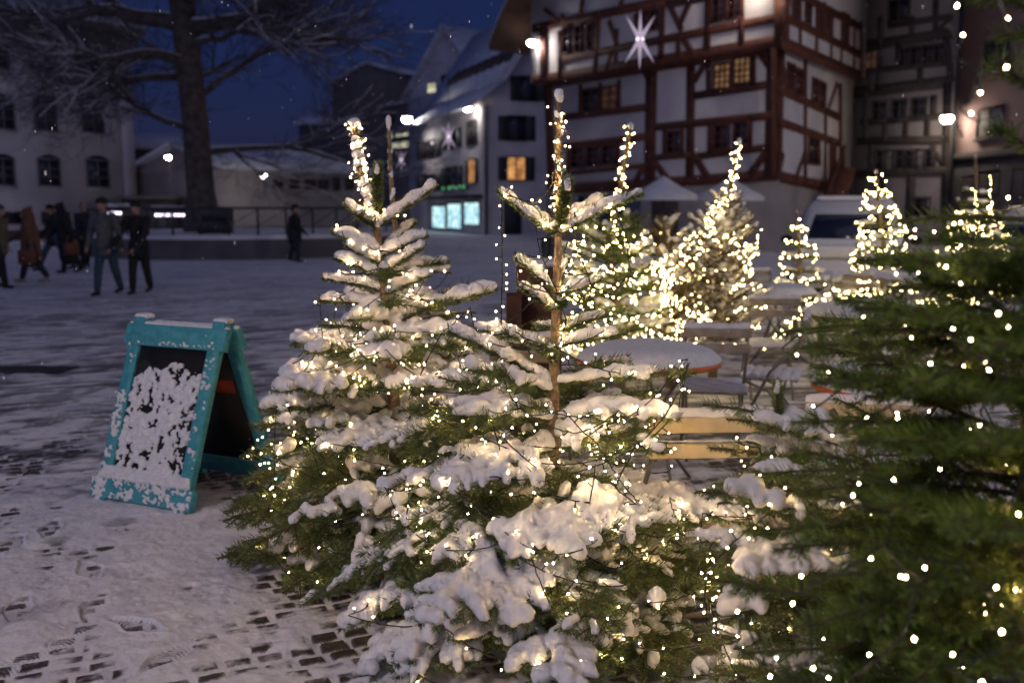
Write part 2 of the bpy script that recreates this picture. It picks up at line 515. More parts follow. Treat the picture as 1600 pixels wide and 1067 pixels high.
    stone = n.nodes.new('ShaderNodeMix'); stone.data_type = 'RGBA'
    stone.inputs[6].default_value = (0.022, 0.018, 0.016, 1); stone.inputs[7].default_value = (0.070, 0.052, 0.042, 1)
    av = n.nodes.new('ShaderNodeMix'); av.data_type = 'FLOAT'; av.inputs[0].default_value = 0.6
    n.links.new(ns.outputs['Fac'], av.inputs[2]); n.links.new(sep.outputs[2], av.inputs[3]); n.links.new(av.outputs[0], stone.inputs[0])
    sd = n.nodes.new('ShaderNodeMix'); sd.data_type = 'RGBA'
    sd.inputs[6].default_value = (0.76, 0.75, 0.79, 1); sd.inputs[7].default_value = (0.105, 0.098, 0.115, 1)
    mul = n.nodes.new('ShaderNodeMath'); mul.operation = 'MULTIPLY_ADD'
    n.links.new(ns.outputs['Fac'], mul.inputs[0]); mul.inputs[1].default_value = 0.30; mul.inputs[2].default_value = -0.16
    ad = n.nodes.new('ShaderNodeMath'); ad.operation = 'ADD'; ad.use_clamp = True
    n.links.new(mul.outputs[0], ad.inputs[0]); n.links.new(sep.outputs[1], ad.inputs[1])
    n.links.new(ad.outputs[0], sd.inputs[0])
    fin = n.nodes.new('ShaderNodeMix'); fin.data_type = 'RGBA'
    n.links.new(sep.outputs[0], fin.inputs[0]); n.links.new(stone.outputs[2], fin.inputs[6]); n.links.new(sd.outputs[2], fin.inputs[7])
    n.links.new(fin.outputs[2], b.inputs['Base Color'])
    rr = n.nodes.new('ShaderNodeMapRange'); rr.inputs[3].default_value = 0.42; rr.inputs[4].default_value = 0.85
    n.links.new(sep.outputs[0], rr.inputs[0]); n.links.new(rr.outputs[0], b.inputs['Roughness'])
    bp = n.nodes.new('ShaderNodeBump'); bp.inputs['Strength'].default_value = 0.5; bp.inputs['Distance'].default_value = 0.006
    n.links.new(ns.outputs['Fac'], bp.inputs['Height']); n.links.new(bp.outputs[0], b.inputs['Normal'])
    o = mb.build('ground', m, smooth=True)
    ca = o.data.color_attributes.new('cover', 'FLOAT_COLOR', 'POINT')
    c = np.stack([cov, dirt, rnd, np.ones_like(cov)], -1).reshape(-1,4)
    ca.data.foreach_set('color', c.astype(np.float32).ravel())
    tag(o, kind='structure')
make_ground()
mb = MB()
mb.add([(-900,-400,-0.06),(900,-400,-0.06),(900,1200,-0.06),(-900,1200,-0.06)], [(0,1,2,3)])
tag(mb.build('snow_field', M['snow_far']), kind='structure')

# low wooded hill behind the town
mb = MB()
nx = 70
xs = np.linspace(-160, 120, nx)
rowsz = []
hv = []
for k, (yy, hh) in enumerate([(150, 0), (165, 0.55), (190, 0.9), (230, 1.0), (260, 0.7)]):
    z = hh*(10+7*fbm(xs*0.02+4, xs*0+k*.1, 3, 8))*np.exp(-((xs+10)/90)**2)
    hv.append(np.stack([xs, np.full(nx, yy), z-0.1*(k == 0)], -1))
V = np.array(hv).reshape(-1,3)
i = np.arange(4)[:,None]*nx; j = np.arange(nx-1)[None,:]
mb.add(V, np.stack([i+j,i+j+1,i+nx+j+1,i+nx+j],-1).reshape(-1,4))
tag(mb.build('hill', mat('hill', (0.12,0.12,0.14), 0.9, c2=(0.5,0.5,0.56), scale=0.12), smooth=True), kind='structure')

# ================================================================== facades
class Fac:
    def __init__(s, A, B):
        s.A, s.B = np.array(A, float), np.array(B, float)
        d = s.B-s.A; s.L = np.linalg.norm(d); s.t = d/s.L
        n = np.array([s.t[1], -s.t[0]])
        if n @ (-s.A) < 0: n = -n
        s.n = n
    def pt(s, q, z, d=0.0):
        p = s.A + s.t*q + s.n*d
        return np.array([p[0], p[1], z])
    def uv(s, u, v):
        r = ray(u, v)
        # A + t q = k r_xy
        Mx = np.array([[s.t[0], -r[0]],[s.t[1], -r[1]]])
        q, k = np.linalg.solve(Mx, -s.A)
        return q, CH+r[2]*k
    def box(s, mb, q0, q1, z0, z1, d0, d1, m=0):
        return mb.hexa([s.pt(q, z, d) for q in (q0,q1) for d in (d0,d1) for z in (z0,z1)], m)
    def beam(s, mb, a, b, w, d=0.05, m=0, back=-0.02):
        a, b = np.array(a, float), np.array(b, float)
        e = (b-a)/np.linalg.norm(b-a); n = np.array([-e[1], e[0]])*w/2
        c = [a-n, a+n, b-n, b+n]
        v = [s.pt(p[0], p[1], dd) for p in (c[0],c[2]) for dd in (back,d) for p in ((p,) )]
        v = []
        for p, pn in ((c[0], c[1]), (c[2], c[3])):
            for dd in (back, d):
                v += [s.pt(p[0],p[1],dd), s.pt(pn[0],pn[1],dd)]
        return mb.hexa(v, m)

def window(F, par, q0, q1, z0, z1, glass, frame, arch=False, bars=(1,1), sill=None, name='window', d=0.0, fw=0.09):
    w_ = MB()
    F.box(w_, q0-fw, q1+fw, z1, z1+fw, d-.02, d+.07)
    F.box(w_, q0-fw, q1+fw, z0-fw, z0, d-.02, d+.07)
    F.box(w_, q0-fw, q0, z0, z1, d-.02, d+.07)
    F.box(w_, q1, q1+fw, z0, z1, d-.02, d+.07)
    nv, nh = bars
    for k in range(1, nv+1):
        q = q0+(q1-q0)*k/(nv+1); F.box(w_, q-.035, q+.035, z0, z1, d+.005, d+.055)
    for k in range(1, nh+1):
        z = z0+(z1-z0)*(k/(nh+1) if nh > 1 else 0.66); F.box(w_, q0, q1, z-.025, z+.025, d+.008, d+.050)
    o = w_.build(name, frame, par)
    g = MB()
    F.box(g, q0, q1, z0, z1, d-.01, d+.03)
    g.build('pane', glass, o)
    if arch:
        a = MB()
        k = 9
        top = [F.pt(q0-fw+(q1-q0+2*fw)*i/(k-1), z1+fw+0.34*(q1-q0)*0.55*math.sin(math.pi*i/(k-1)), d+.06) for i in range(k)]
        bot = [F.pt(q0-fw+(q1-q0+2*fw)*i/(k-1), z1+fw, d+.06) for i in range(k)]
        topb = [F.pt(q0-fw+(q1-q0+2*fw)*i/(k-1), z1+fw+0.34*(q1-q0)*0.55*math.sin(math.pi*i/(k-1)), d-.01) for i in range(k)]
        V = top+bot+topb
        f = [(i+k, i+k+1, i+1, i) for i in range(k-1)]+[(i, i+1, i+1+2*k, i+2*k) for i in range(k-1)]
        a.add(V, f)
        a.build('arch', glass, o)
    if sill:
        s_ = MB(); F.box(s_, q0-.12, q1+.12, z0-fw-.1, z0-fw-.003, d-.02, d+.16)
        s_.build('sill', sill, o)
    return o
def win_px(F, par, u0, v0, u1, v1, glass, frame, **k):
    q0, za = F.uv(u0, (v0+v1)/2); q1, zb = F.uv(u1, (v0+v1)/2)
    um = (u0+u1)/2
    _, zt = F.uv(um, v0); _, zl = F.uv(um, v1)
    return window(F, par, min(q0,q1)+.05, max(q0,q1)-.05, zl+.05, zt-.05, glass, frame, **k)
def roof_slab(mb, e0, e1, r0, r1, th=0.18, m=0):      # a sloping slab from eave e0-e1 up to ridge r0-r1
    e0, e1, r0, r1 = [np.asarray(p, float) for p in (e0,e1,r0,r1)]
    dz = np.array([0,0,th])
    return mb.hexa([e0, e0+dz, r0, r0+dz, e1, e1+dz, r1, r1+dz], m)

# ------------------------------------------------------------------ white school-like building at the left
A0, B0 = (XU(-190, 46), 46.0), (XU(213, 56), 56.0)
F = Fac(A0, B0)
R0 = thing('plaster_building', 'pale plaster building with rows of arched windows behind the walking people', 'building', (*F.B, 0))
zE = F.uv(213, 56)[1]
mb = MB()
back = -F.n*14
mb.prism([F.A, F.B, F.B+back, F.A+back][::-1], -0.3, zE)
mb.build('wall', M['plaster_lilac'], R0)
c = MB(); F.box(c, -.5, F.L+.35, zE-0.75, zE-0.02, 0.01, 0.35); F.box(c, -.9, F.L+.7, zE-0.02, zE+0.25, -14.5, 0.75)
c.build('cornice', M['cornice'], R0)
r = MB()
e0, e1 = F.pt(-.9, zE+.26, .75), F.pt(F.L+.7, zE+.26, .75)
r0, r1 = F.pt(-.9, zE+4.2, -6), F.pt(F.L-5, zE+4.2, -6)
roof_slab(r, e0, e1, r0, r1, 0.22)
b1, b0 = F.pt(F.L+.7, zE+.26, -13), F.pt(-.9, zE+.26, -13)
r.add([e1, b1, r1, e1+[0,0,.22], b1+[0,0,.22], r1+[0,0,.22]], [(3,4,5),(0,2,1)])
r.build('roof', M['snow_far'], R0)
ch = MB(); F.box(ch, F.L-11, F.L-9.6, zE+1.6, zE+6.0, -4.5, -3.3); ch.build('chimney', M['cornice'], R0)
for (us, v0, v1, arch) in ([(-62, 10, 82), 150, 205, True], [(-58, 14, 88, ), 243, 291, True], [(-75, -8, 64, 135), 78, 112, False]):
    us = list(us)
    for u in {150: (-140, -68, 5, 71, 145), 243: (-140, -68, 5, 77, 153), 78: (-140, -72, -6, 64, 137)}[v0]:
        hw = 17 if arch else 19
        sh = (v0-325)*(-0.00024)*(u-75)*1.0
        win_px(F, R0, u-hw, v0+sh+(6 if arch else 0), u+hw, v1+sh, M['glass_dark'], M['cornice'], arch=arch, bars=(1,2), sill=M['frame_white'])
for u in (-62, 13, 87):
    win_px(F, R0, u-21, 332, u+21, 349, M['glass_dark'], M['frame_dark'], bars=(1,0))
d = MB(); F.box(d, F.L-.7, F.L+.02, 0, zE-.8, .01, .12); d.build('corner_pilaster', M['plaster_lilac'], R0)
d = MB(); F.box(d, -1, F.L-.75, 0.0, 0.55, .01, .3, 0); d.build('plinth', M['stone_dark'], R0)
d = MB(); F.box(d, -1, F.L-.75, 0.553, 0.66, .0, .34, 0); d.build('snow_cover', M['snow_far'], R0)

# ------------------------------------------------------------------ low dark blocks between the pale building and the tree
def simple_house(u0, Y0, u1, Y1, vE, vR, wallm, label, roofm='snow_far', wins=(), depth=9, glass='glass_dark', gable=False, extra=None, ridge_in=0.5):
    F = Fac((XU(u0, Y0), Y0), (XU(u1, Y1), Y1))
    R = thing('town_house', label, 'building', (*F.A, 0))
    zE = P(u0, vE[0], Y0)[2] if isinstance(vE, tuple) else P((u0+u1)/2, vE, (Y0+Y1)/2)[2]
    zR = P((u0+u1)/2, vR, (Y0+Y1)/2)[2]
    w_ = MB(); w_.prism([F.A, F.B, F.B-F.n*depth, F.A-F.n*depth], -.3, zE)
    if gable:
        mid = F.L/2
        for dd in (0.0, -depth):
            w_.add([F.pt(0,zE,dd), F.pt(F.L,zE,dd), F.pt(mid,zR,dd)], [(0,1,2)])
    w_.build('wall', M[wallm], R)
    r = MB()
    if gable:
        roof_slab(r, F.pt(-.5,zE-.3,.5), F.pt(-.5,zE-.3,-depth), F.pt(mid,zR+.05,.5), F.pt(mid,zR+.05,-depth), .25)
        roof_slab(r, F.pt(F.L+.5,zE-.3,.5), F.pt(F.L+.5,zE-.3,-depth), F.pt(mid,zR+.05,.5), F.pt(mid,zR+.05,-depth), .25)
    else:
        roof_slab(r, F.pt(-.4,zE,.5), F.pt(F.L+.4,zE,.5), F.pt(-.4,zR,-depth*ridge_in), F.pt(F.L+.4,zR,-depth*ridge_in), .25)
        roof_slab(r, F.pt(-.4,zE,-depth-.4), F.pt(F.L+.4,zE,-depth-.4), F.pt(-.4,zR,-depth*ridge_in), F.pt(F.L+.4,zR,-depth*ridge_in), .25)
        w_ = MB()
        for q in (0.01, F.L-.01):
            w_ = MB(); w_.add([F.pt(q,zE,0), F.pt(q,zE,-depth), F.pt(q,zR-.02,-depth*ridge_in)], [(0,1,2)]); w_.build('gable', M[wallm], R)
    r.build('roof', M[roofm], R)
    for wn in wins:
        win_px(F, R, *wn[:4], M[wn[4] if len(wn) > 4 else glass], M['frame_dark'], bars=(1,1))
    return F, R, zE, zR
simple_house(208, 62, 330, 66, 236, 205, 'stone_dark', 'dark low block with one lit window behind the big bare tree', wins=[(224,274,242,291,'glow_pale'),(262,296,280,312),(290,280,306,296)], depth=7)
F, R, zE, zR = simple_house(352, 52, 566, 60, 270, 232, 'plaster_grey', 'long white wall building lit by a lamp, right of the bare tree', 
    wins=[(427,279,441,293),(452,281,466,295),(476,281,492,295),(497,282,512,296),(521,279,530,298),(540,280,552,296)], depth=8)
simple_house(318, 60, 372, 57, 262, 240, 'cornice', 'narrow dark annex behind the trunk of the bare tree', wins=[(342,280,352,295)], depth=6)

# far town at the end of the street
simple_house(520, 120, 604, 112, 200, 176, 'stone_dark', 'far dark house with two lit windows left of the thin leader', wins=[(540,226,548,240,'glow_dim'),(590,208,602,220,'glow_pale'),(590,224,603,238,'glow_pale'),(560,210,568,222),(540,206,548,216)], depth=12)
simple_house(600, 104, 652, 98, 165, 145, 'cornice', 'far dark house with a row of lit shop windows at street end', wins=[(606,206,614,218,'glow_pale'),(618,208,640,214,'glow_pale'),(612,222,640,232,'glow_pale'),(610,180,618,192),(628,180,636,192)], depth=10)
simple_house(560, 140, 650, 140, 150, 126, 'stone_dark', 'far dark house under a snowy roof below the spruce', wins=[(584,166,592,174,'glow_dim'),(600,160,606,170)], depth=12)
simple_house(470, 150, 566, 150, 196, 176, 'stone_dark', 'far low house under snowy roof left of the spruce', wins=[(500,205,508,214)], depth=12)
simple_house(634, 108, 690, 112, 122, 96, 'cornice', 'far tall block whose snowy flat roof tops the old town', wins=[(646,134,656,144)], depth=12)

# gabled house behind the white corner house
F, R, zE, zR = simple_house(640, 96, 762, 88, 146, 45, 'plaster_lilac', 'far gabled house with two lit windows under a steep peak', roofm='snow_far',
    wins=[(721,78,735,92,'glow_warm'),(668,130,682,146,'glow_pale'),(690,118,700,134)], depth=16, gable=True)
mb = MB(); F.box(mb, F.L-2.6, F.L-1.0, zE+2, zR+.6, -8, -6.6); mb.build('chimney', M['stone_dark'], R)

# ------------------------------------------------------------------ white corner house with the lit shop
C = (XU(757, 62), 62.0)
FL = Fac((XU(641, 80), 80.0), C)
FR = Fac(C, (C[0]+9.9, 63.6))
R1 = thing('corner_house', 'pale plaster corner house with shutters and a bright blue lit shop front', 'building', (*C, 0))
zE = FL.uv(757, 150)[1]
bk = FR.B + (FL.A-FL.B)
zR = zE+6.3
midq = FR.L/2
mb = MB(); mb.prism([FL.A, C, FR.B, bk], -.3, zE)
mb.add([FR.pt(0,zE), FR.pt(FR.L,zE), FR.pt(midq,zR)], [(0,1,2)])
mb.build('wall', M['plaster_white'], R1)
r = MB()
back3 = np.array([*(FL.A-FL.B), 0])
ov = FR.n*0.5; ov3 = np.array([*ov, 0])
e0 = FR.pt(-.9, zE-.75, 0.5); m0 = FR.pt(1.2, zE+.75, .5); rg_ = FR.pt(midq, zR+.05, .5)
# swept eave: shallow lower part, steeper upper part
roof_slab(r, e0, e0+back3, m0, m0+back3, .22)
roof_slab(r, m0, m0+back3, rg_, rg_+back3, .22)
e1 = FR.pt(FR.L+.9, zE-.75, .5)
roof_slab(r, e1, e1+back3, rg_, rg_+back3, .22)
r.build('roof', M['snow_far'], R1)
r = MB()
for k in range(9):
    t0, t1 = 0.06+k*0.085, 0.12+k*0.085
    p0 = FR.pt(2.0, zE+1.75, 0)+back3*t0; p1 = FR.pt(2.0, zE+1.75, 0)+back3*t1
    sl = (rg_-m0)/np.linalg.norm(rg_-m0)
    r.hexa([p0, p0+[0,0,.9], p0+sl*1.6+[0,0,-.2], p0+sl*1.6+[0,0,.45], p1, p1+[0,0,.9], p1+sl*1.6+[0,0,-.2], p1+sl*1.6+[0,0,.45]])
r.build('dormers', M['tile_dark'], R1)
def shuttered(F, R, u0, v0, u1, v1, glass, side=0.5):
    q0, zm = F.uv(u0, (v0+v1)/2); q1, _ = F.uv(u1, (v0+v1)/2); um = (u0+u1)/2
    zt, zl = F.uv(um, v0)[1], F.uv(um, v1)[1]
    w4 = (q1-q0)/4
    o = window(F, R, q0+w4+.04, q1-w4-.04, zl, zt, glass, M['frame_dark'], bars=(1,1))
    for a, b in ((q0, q0+w4-.06), (q1-w4+.06, q1)):
        s = MB(); F.box(s, a, b, zl-.05, zt+.05, .0, .06); s.build('shutter', M['shutter'], o)
shuttered(FR, R1, 797, 121, 853, 157, M['glass_dark'])
shuttered(FR, R1, 778, 183, 836, 219, M['glass_dark'])
shuttered(FR, R1, 778, 247, 835, 281, M['glow_warm'])
for (u0, v0, u1, v1, g) in ((652,222,690,246,'glass_dark'),(690,204,722,232,'glass_dark'),(729,190,747,226,'glass_dark'),(652,275,690,296,'glass_dark'),(690,262,724,290,'glass_dark'),(728,250,748,285,'glow_warm')):
    shuttered(FL, R1, u0, v0, u1, v1, M[g])
for (u0, v0, u1, v1) in ((676,322,697,357),(700,318,722,358),(726,316,750,352)):
    win_px(FL, R1, u0, v0, u1, v1, M['glow_shop'], M['frame_dark'], bars=(0,0), name='shop_window')
q0, z0 = FL.uv(668, 312); q1, z1 = FL.uv(755, 304)
mb = MB(); FL.box(mb, q0, q1, z1-.25, z1, .02, .9); mb.build('awning', M['dark_metal'], R1)
# small unreadable green letters above the shop: blurred lit strokes
q0, z0 = FL.uv(692, 300); q1, z1 = FL.uv(733, 289)
mb = MB()
FL.box(mb, q0, q1, z0+.1, z1, .03, .12)
sg = mb.build('shop_sign', M['dark_metal'], R1)
mb = MB()
for k in range(7):
    a = q0+.2+(q1-q0-.4)*k/7; ww = (q1-q0-.4)/7*.62; za, zb = z0+.22, z1-.12
    FL.box(mb, a, a+.12, za, zb, .125, .17)
    if k % 2 == 0: FL.box(mb, a+.125, a+ww, zb-.12, zb, .125, .17)
    if k % 3 != 1: FL.box(mb, a+.125, a+ww, za, za+.12, .125, .17)
    if k % 2: FL.box(mb, a+ww+.005, a+ww+.12, za, zb, .125, .17)
mb.build('letters', M['glow_green'], sg)
mb = MB(); FR.box(mb, .02, .14, 0, zE-.6, .01, .13); mb.build('downpipe', M['dark_metal'], R1)
mb = MB(); FR.box(mb, 1.2, 2.3, 0, 2.2, .0, .06); mb.build('door', M['shutter'], R1)

# ------------------------------------------------------------------ red half-timbered house
TC = (XU(1217, 37), 37.0)
TF = Fac((XU(853, 47.5), 47.5), TC)
TS = Fac(TC, (XU(1334, 47), 47.0))
R2 = thing('half_timbered_house', 'tall red half-timbered house with white panels and jettied upper floor', 'building', (*TC, 0))
def c3(x, y): return 840+x/2.667, y/2.667
def c4(x, y): return 1200+x/2.667, y/2.667
zJ = TF.uv(1217, 74)[1]          # underside of the jetty
zB = TF.uv(1211, 274)[1]         # foot of the timber storeys
zT = zJ+6.2
bkA, bkC = TF.A - TF.n*11, TS.B
OUT = 0.55
ctr = (TF.A+TF.B+TS.B)/3
mb = MB(); mb.prism([TF.A, TF.B, TS.B, bkA], zB+.02, zJ)
def outp(F, q, d): return (F.A+F.t*q+F.n*d)
cornr = TF.B + TF.n*OUT*0.9 + TS.n*OUT*0.9
mb.prism([outp(TF,-.5,OUT), cornr, outp(TS,TS.L,OUT), bkA], zJ+.004, zT)
mb.build('wall', M['plaster_white'], R2)
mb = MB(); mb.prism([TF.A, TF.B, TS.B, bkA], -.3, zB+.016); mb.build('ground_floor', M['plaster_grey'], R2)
TU = Fac(outp(TF,-.5,OUT), cornr)       # upper front wall
TSU = Fac(cornr, outp(TS,TS.L,OUT))     # upper side wall
# gable above the upper storeys
pk = TU.L/2
mb = MB(); mb.add([TU.pt(0,zT), TU.pt(TU.L,zT), TU.pt(pk,zT+6.5)], [(0,1,2)]); mb.build('gable', M['plaster_white'], R2)
mb = MB()
zRK = TU.uv(850, 30)[1]
d3 = np.array([*(-TU.n*12), 0])
eL, eR, pk3 = TU.pt(-1.6, zRK-1.2, 1.2), TU.pt(TU.L+1.3, zT-1.0, 1.2), TU.pt(pk, zT+7.0, 1.2)
roof_slab(mb, eL, eL+d3, pk3, pk3+d3, .3)
roof_slab(mb, eR+[0,0,.0], eR+d3, pk3, pk3+d3, .3)
mb.build('roof', M['soffit'], R2)
mb = MB()
for e in (eL, eR):
    roof_slab(mb, e+[0,0,.31], e+d3+[0,0,.31], pk3+[0,0,.31], pk3+d3+[0,0,.31], .2)
mb.build('snow_cover', M['snow_far'], R2)
def beams(F, lst, wd, cv, par, name, m):
    mb = MB()
    k = 0
    for it in lst:
        a = F.uv(*cv(it[0], it[1])); b = F.uv(*cv(it[2], it[3]))
        w_ = it[4] if len(it) > 4 else wd
        k += 1
        F.beam(mb, a, b, w_, 0.045+0.0035*(k % 7))
    return mb.build(name, m, par)
low = [(35,352,1000,196,.45),(110,490,468,447,.3),(650,402,985,352,.3),(110,612,470,568,.3),(490,532,985,482,.3),(490,658,640,645,.25),(650,655,985,612,.28),
       (100,790,1000,730,.42),(476,300,468,760,.62),(641,268,636,742,.42),(995,205,980,735,.75),(45,350,60,790,.5),
       (180,355,180,485,.2),(340,335,340,465,.2),(262,345,262,475,.16),(715,250,715,378,.25),(900,230,900,362,.22),(722,508,720,640,.25),(888,480,885,625,.22),(603,532,602,650,.22),(530,540,530,655,.22),
       (128,612,128,715,.2),(338,590,336,690,.2),(655,650,712,742,.3),(958,630,884,732,.3),(490,678,545,748,.28),(445,690,405,768,.28),(705,258,655,340,.26),(915,205,970,282,.26),(445,298,470,350,.2),(110,725,460,690,.2)]
beams(TF, low, .3, c3, R2, 'lower_timbers', M['timber_red'])
up = [(-20,338,1030,170,.42),(-20,122,560,0,.38),(95,250,1020,72,.32),(540,22,1000,-65,.3),(95,130,95,330,.26),(255,75,240,308,.26),(330,122,326,292,.24),(522,15,514,252,.3),(587,140,587,240,.24),(715,-20,706,212,.32),(852,70,850,190,.24),
      (1022,-60,1018,180,.62),(28,120,28,340,.5),(540,0,602,130,.26),(645,-10,590,112,.26),(598,150,650,228,.26),(298,88,334,195,.24),(312,212,285,300,.22),(95,95,30,40,.2),(180,60,190,0,.2),(350,30,350,-40,.24),(850,-60,850,70,.24),
      (410,60,410,140,.22),(105,90,105,60,.2)]
beams(TU, up, .3, c3, R2, 'upper_timbers', M['timber_red'])
sd = [(50,378,298,492,.3),(50,512,298,600,.3),(50,738,303,795,.4),(152,250,152,765,.32),(236,470,236,785,.28),(297,350,300,795,.4),(22,200,22,735,.5),(105,330,105,400,.2),(205,370,205,440,.22),
      (150,640,110,750,.24),(60,640,40,740,.24),(210,560,212,690,.22),(255,600,255,760,.2),(280,600,280,790,.2),(60,250,75,380,.2),(250,450,285,350,.22)]
beams(TS, sd, .3, c4, R2, 'side_timbers', M['timber_red'])
su = [(55,180,388,322,.45),(70,75,388,232,.3),(55,-60,388,120,.3),(70,60,68,180,.3),(130,-40,130,205,.24),(200,0,198,235,.24),(262,30,260,262,.24),(305,50,303,282,.22),(357,80,355,305,.22),(385,90,385,320,.3),(100,-60,100,100,.2),(232,10,232,150,.2)]
beams(TSU, su, .3, c4, R2, 'side_upper_timbers', M['timber_red'])
def w3(F, x0, y0, x1, y1, g, bars=(1,2), cv=c3, fr='timber_red'):
    a, b = cv(x0, y0), cv(x1, y1)
    win_px(F, R2, a[0], a[1], b[0], b[1], M[g], M[fr], bars=bars)
w3(TF, 188, 372, 256, 470, 'glass_dark'); w3(TF, 270, 362, 334, 458, 'glow_dim')
w3(TF, 738, 268, 806, 372, 'glow_room', (2,3)); w3(TF, 820, 240, 890, 350, 'glow_room', (2,3))
w3(TF, 738, 522, 800, 622, 'glass_dark'); w3(TF, 820, 510, 882, 606, 'glass_dark')
w3(TF, 540, 548, 598, 640, 'glass_dark'); 
for x in (140, 205, 270): w3(TF, x, 618-(x-140)*.1, x+58, 700-(x-140)*.1, 'glass_dark')
for x in (108, 158, 208): w3(TU, x, 110-(x-108)*.14, x+44, 225-(x-108)*.14, 'glass_dark')
w3(TU, 420, 50, 466, 135, 'glass_dark'); w3(TU, 470, 42, 514, 125, 'glass_dark')
w3(TU, 728, -10, 788, 92, 'glass_dark'); w3(TU, 796, -20, 848, 80, 'glass_dark')
for x, y in ((76,268),(112,290)): w3(TS, x, y, x+30, y+110, 'glass_dark', (1,1), c4)
for x, y in ((180,330),(212,345)): w3(TS, x, y, x+24, y+110, 'glass_dark', (1,1), c4)
w3(TS, 166, 575, 205, 685, 'glass_dark', (1,1), c4); w3(TS, 260, 605, 278, 712, 'glass_dark', (1,1), c4)
for x, y in ((105,-10),(150,0),(210,20),(240,35),(308,60)): w3(TSU, x, y, x+26, y+120, 'glass_dark', (1,1), c4)
mb = MB(); q0, _ = TF.uv(1020, 330); q1, _ = TF.uv(1060, 330); TF.box(mb, q0, q1, 0, 2.3, .0, .08); mb.build('door', M['frame_dark'], R2)
mb = MB(); q0, _ = TF.uv(905, 330); q1, _ = TF.uv(1000, 330); TF.box(mb, q0, q1, .7, 2.2, .0, .08); mb.build('shop_window', M['glass_dark'], R2)

# ------------------------------------------------------------------ grey half-timbered house
GF = Fac((XU(1318, 46.4), 46.4), (XU(1488, 42.0), 42.0))
R3 = thing('half_timbered_house', 'grey half-timbered house between the red one and the pink one', 'building', (*GF.A, 0))
zT = GF.uv(1400, -60)[1]
mb = MB(); mb.prism([GF.A, GF.B, GF.B-GF.n*9, GF.A-GF.n*9], -.3, zT); mb.build('wall', M['plaster_grey'], R3)
gb = [(330,392,765,342,.5),(395,300,765,262,.25),(395,195,770,140,.45),(500,110,770,70,.25),(370,590,760,583,.35),(335,728,745,712,.35),(385,512,760,485,.28),
      (466,240,462,385,.3),(636,285,632,355,.25),(545,180,543,262,.25),(745,150,765,345,.25),(410,390,405,590,.28),(490,515,488,590,.24),(575,505,573,590,.24),(665,480,663,590,.24),(690,400,690,480,.28),(430,600,430,720,.3),(600,712,588,940,.4),(750,345,735,930,.35),
      (470,70,470,190,.25),(600,70,600,140,.25),(700,0,700,140,.25),(345,400,345,920,.3),(480,725,480,930,.3),(690,600,690,712,.25),(700,640,740,700,.2),(410,300,440,380,.2),(760,80,700,140,.2)]
beams(GF, gb, .3, c4, R3, 'timbers', M['timber_grey'])
def w4(F, R, x0, y0, x1, y1, g, bars=(1,1), fr='timber_grey'):
    a, b = c4(x0, y0), c4(x1, y1); win_px(F, R, a[0], a[1], b[0], b[1], M[g], M[fr], bars=bars)
for x in (548, 598, 646, 694): w4(GF, R3, x, 200-(x-548)*.1, x+42, 275-(x-548)*.1, 'glass_dark')
for x in (436, 520, 602): w4(GF, R3, x, 425-(x-436)*.08, x+56, 508-(x-436)*.08, 'glass_dark')
for x in (450, 490, 535, 572, 618, 656): w4(GF, R3, x, 628-(x-450)*.02, x+32, 712-(x-450)*.02, 'glass_dark' if x not in (490,618) else 'curtain', (0,1))
w4(GF, R3, 405, 215, 460, 298, 'glow_dim'); w4(GF, R3, 610, 825, 675, 900, 'glass_dark'); w4(GF, R3, 505, 0, 590, 90, 'glass_dark')
mb = MB(); GF.box(mb, -1, GF.L+.5, zT, zT+.4, -9.5, 1.0); mb.build('roof', M['tile_dark'], R3)

# ------------------------------------------------------------------ pink house
PF = Fac((XU(1488, 41.5), 41.5), (XU(1790, 29.5), 29.5))
R4 = thing('plaster_house', 'pink plaster house with a lamp bracket at the far right', 'building', (*PF.A, 0))
zT = PF.uv(1520, -90)[1]
mb = MB(); mb.prism([PF.A, PF.B, PF.B-PF.n*9, PF.A-PF.n*9], -.3, zT); mb.build('wall', M['plaster_pink'], R4)
zS = PF.uv(1500, 243)[1]
mb = MB(); PF.box(mb, .02, PF.L, 0, zS-.2, .0, .05); mb.build('shop_front', M['stone_dark'], R4)
mb = MB(); PF.box(mb, .0, PF.L, zS-.196, zS+.05, .0, .16); mb.build('cornice', M['cornice'], R4)
def w5(x0, y0, x1, y1, g, bars=(1,1), name='window', sill=None):
    a, b = c4(x0, y0), c4(x1, y1); win_px(PF, R4, a[0], a[1], b[0], b[1], M[g], M['frame_dark'], bars=bars, name=name, sill=sill)
w5(878, 452, 980, 570, 'curtain', (1,1), sill=M['cornice']); w5(905, 165, 1008, 278, 'glass_dark', sill=M['cornice']); w5(1110, 430, 1230, 560, 'glass_dark', sill=M['cornice']); w5(1110, 120, 1230, 255, 'glass_dark', sill=M['cornice'])
w5(812, 735, 860, 800, 'glow_dim', name='shop_window'); w5(880, 712, 968, 815, 'glow_pale', (1,1), 'shop_window'); w5(1022, 700, 1120, 815, 'glass_dark', (1,0), 'shop_window')
mb = MB(); mb.tube([PF.pt(-.0,0,.12), PF.pt(-.0,zT,.12)], .07, 8); mb.build('downpipe', M['dark_metal'], R4)
mb = MB(); PF.box(mb, -.3, PF.L, zT, zT+.4, -9.5, .9); mb.build('roof', M['tile_dark'], R4)

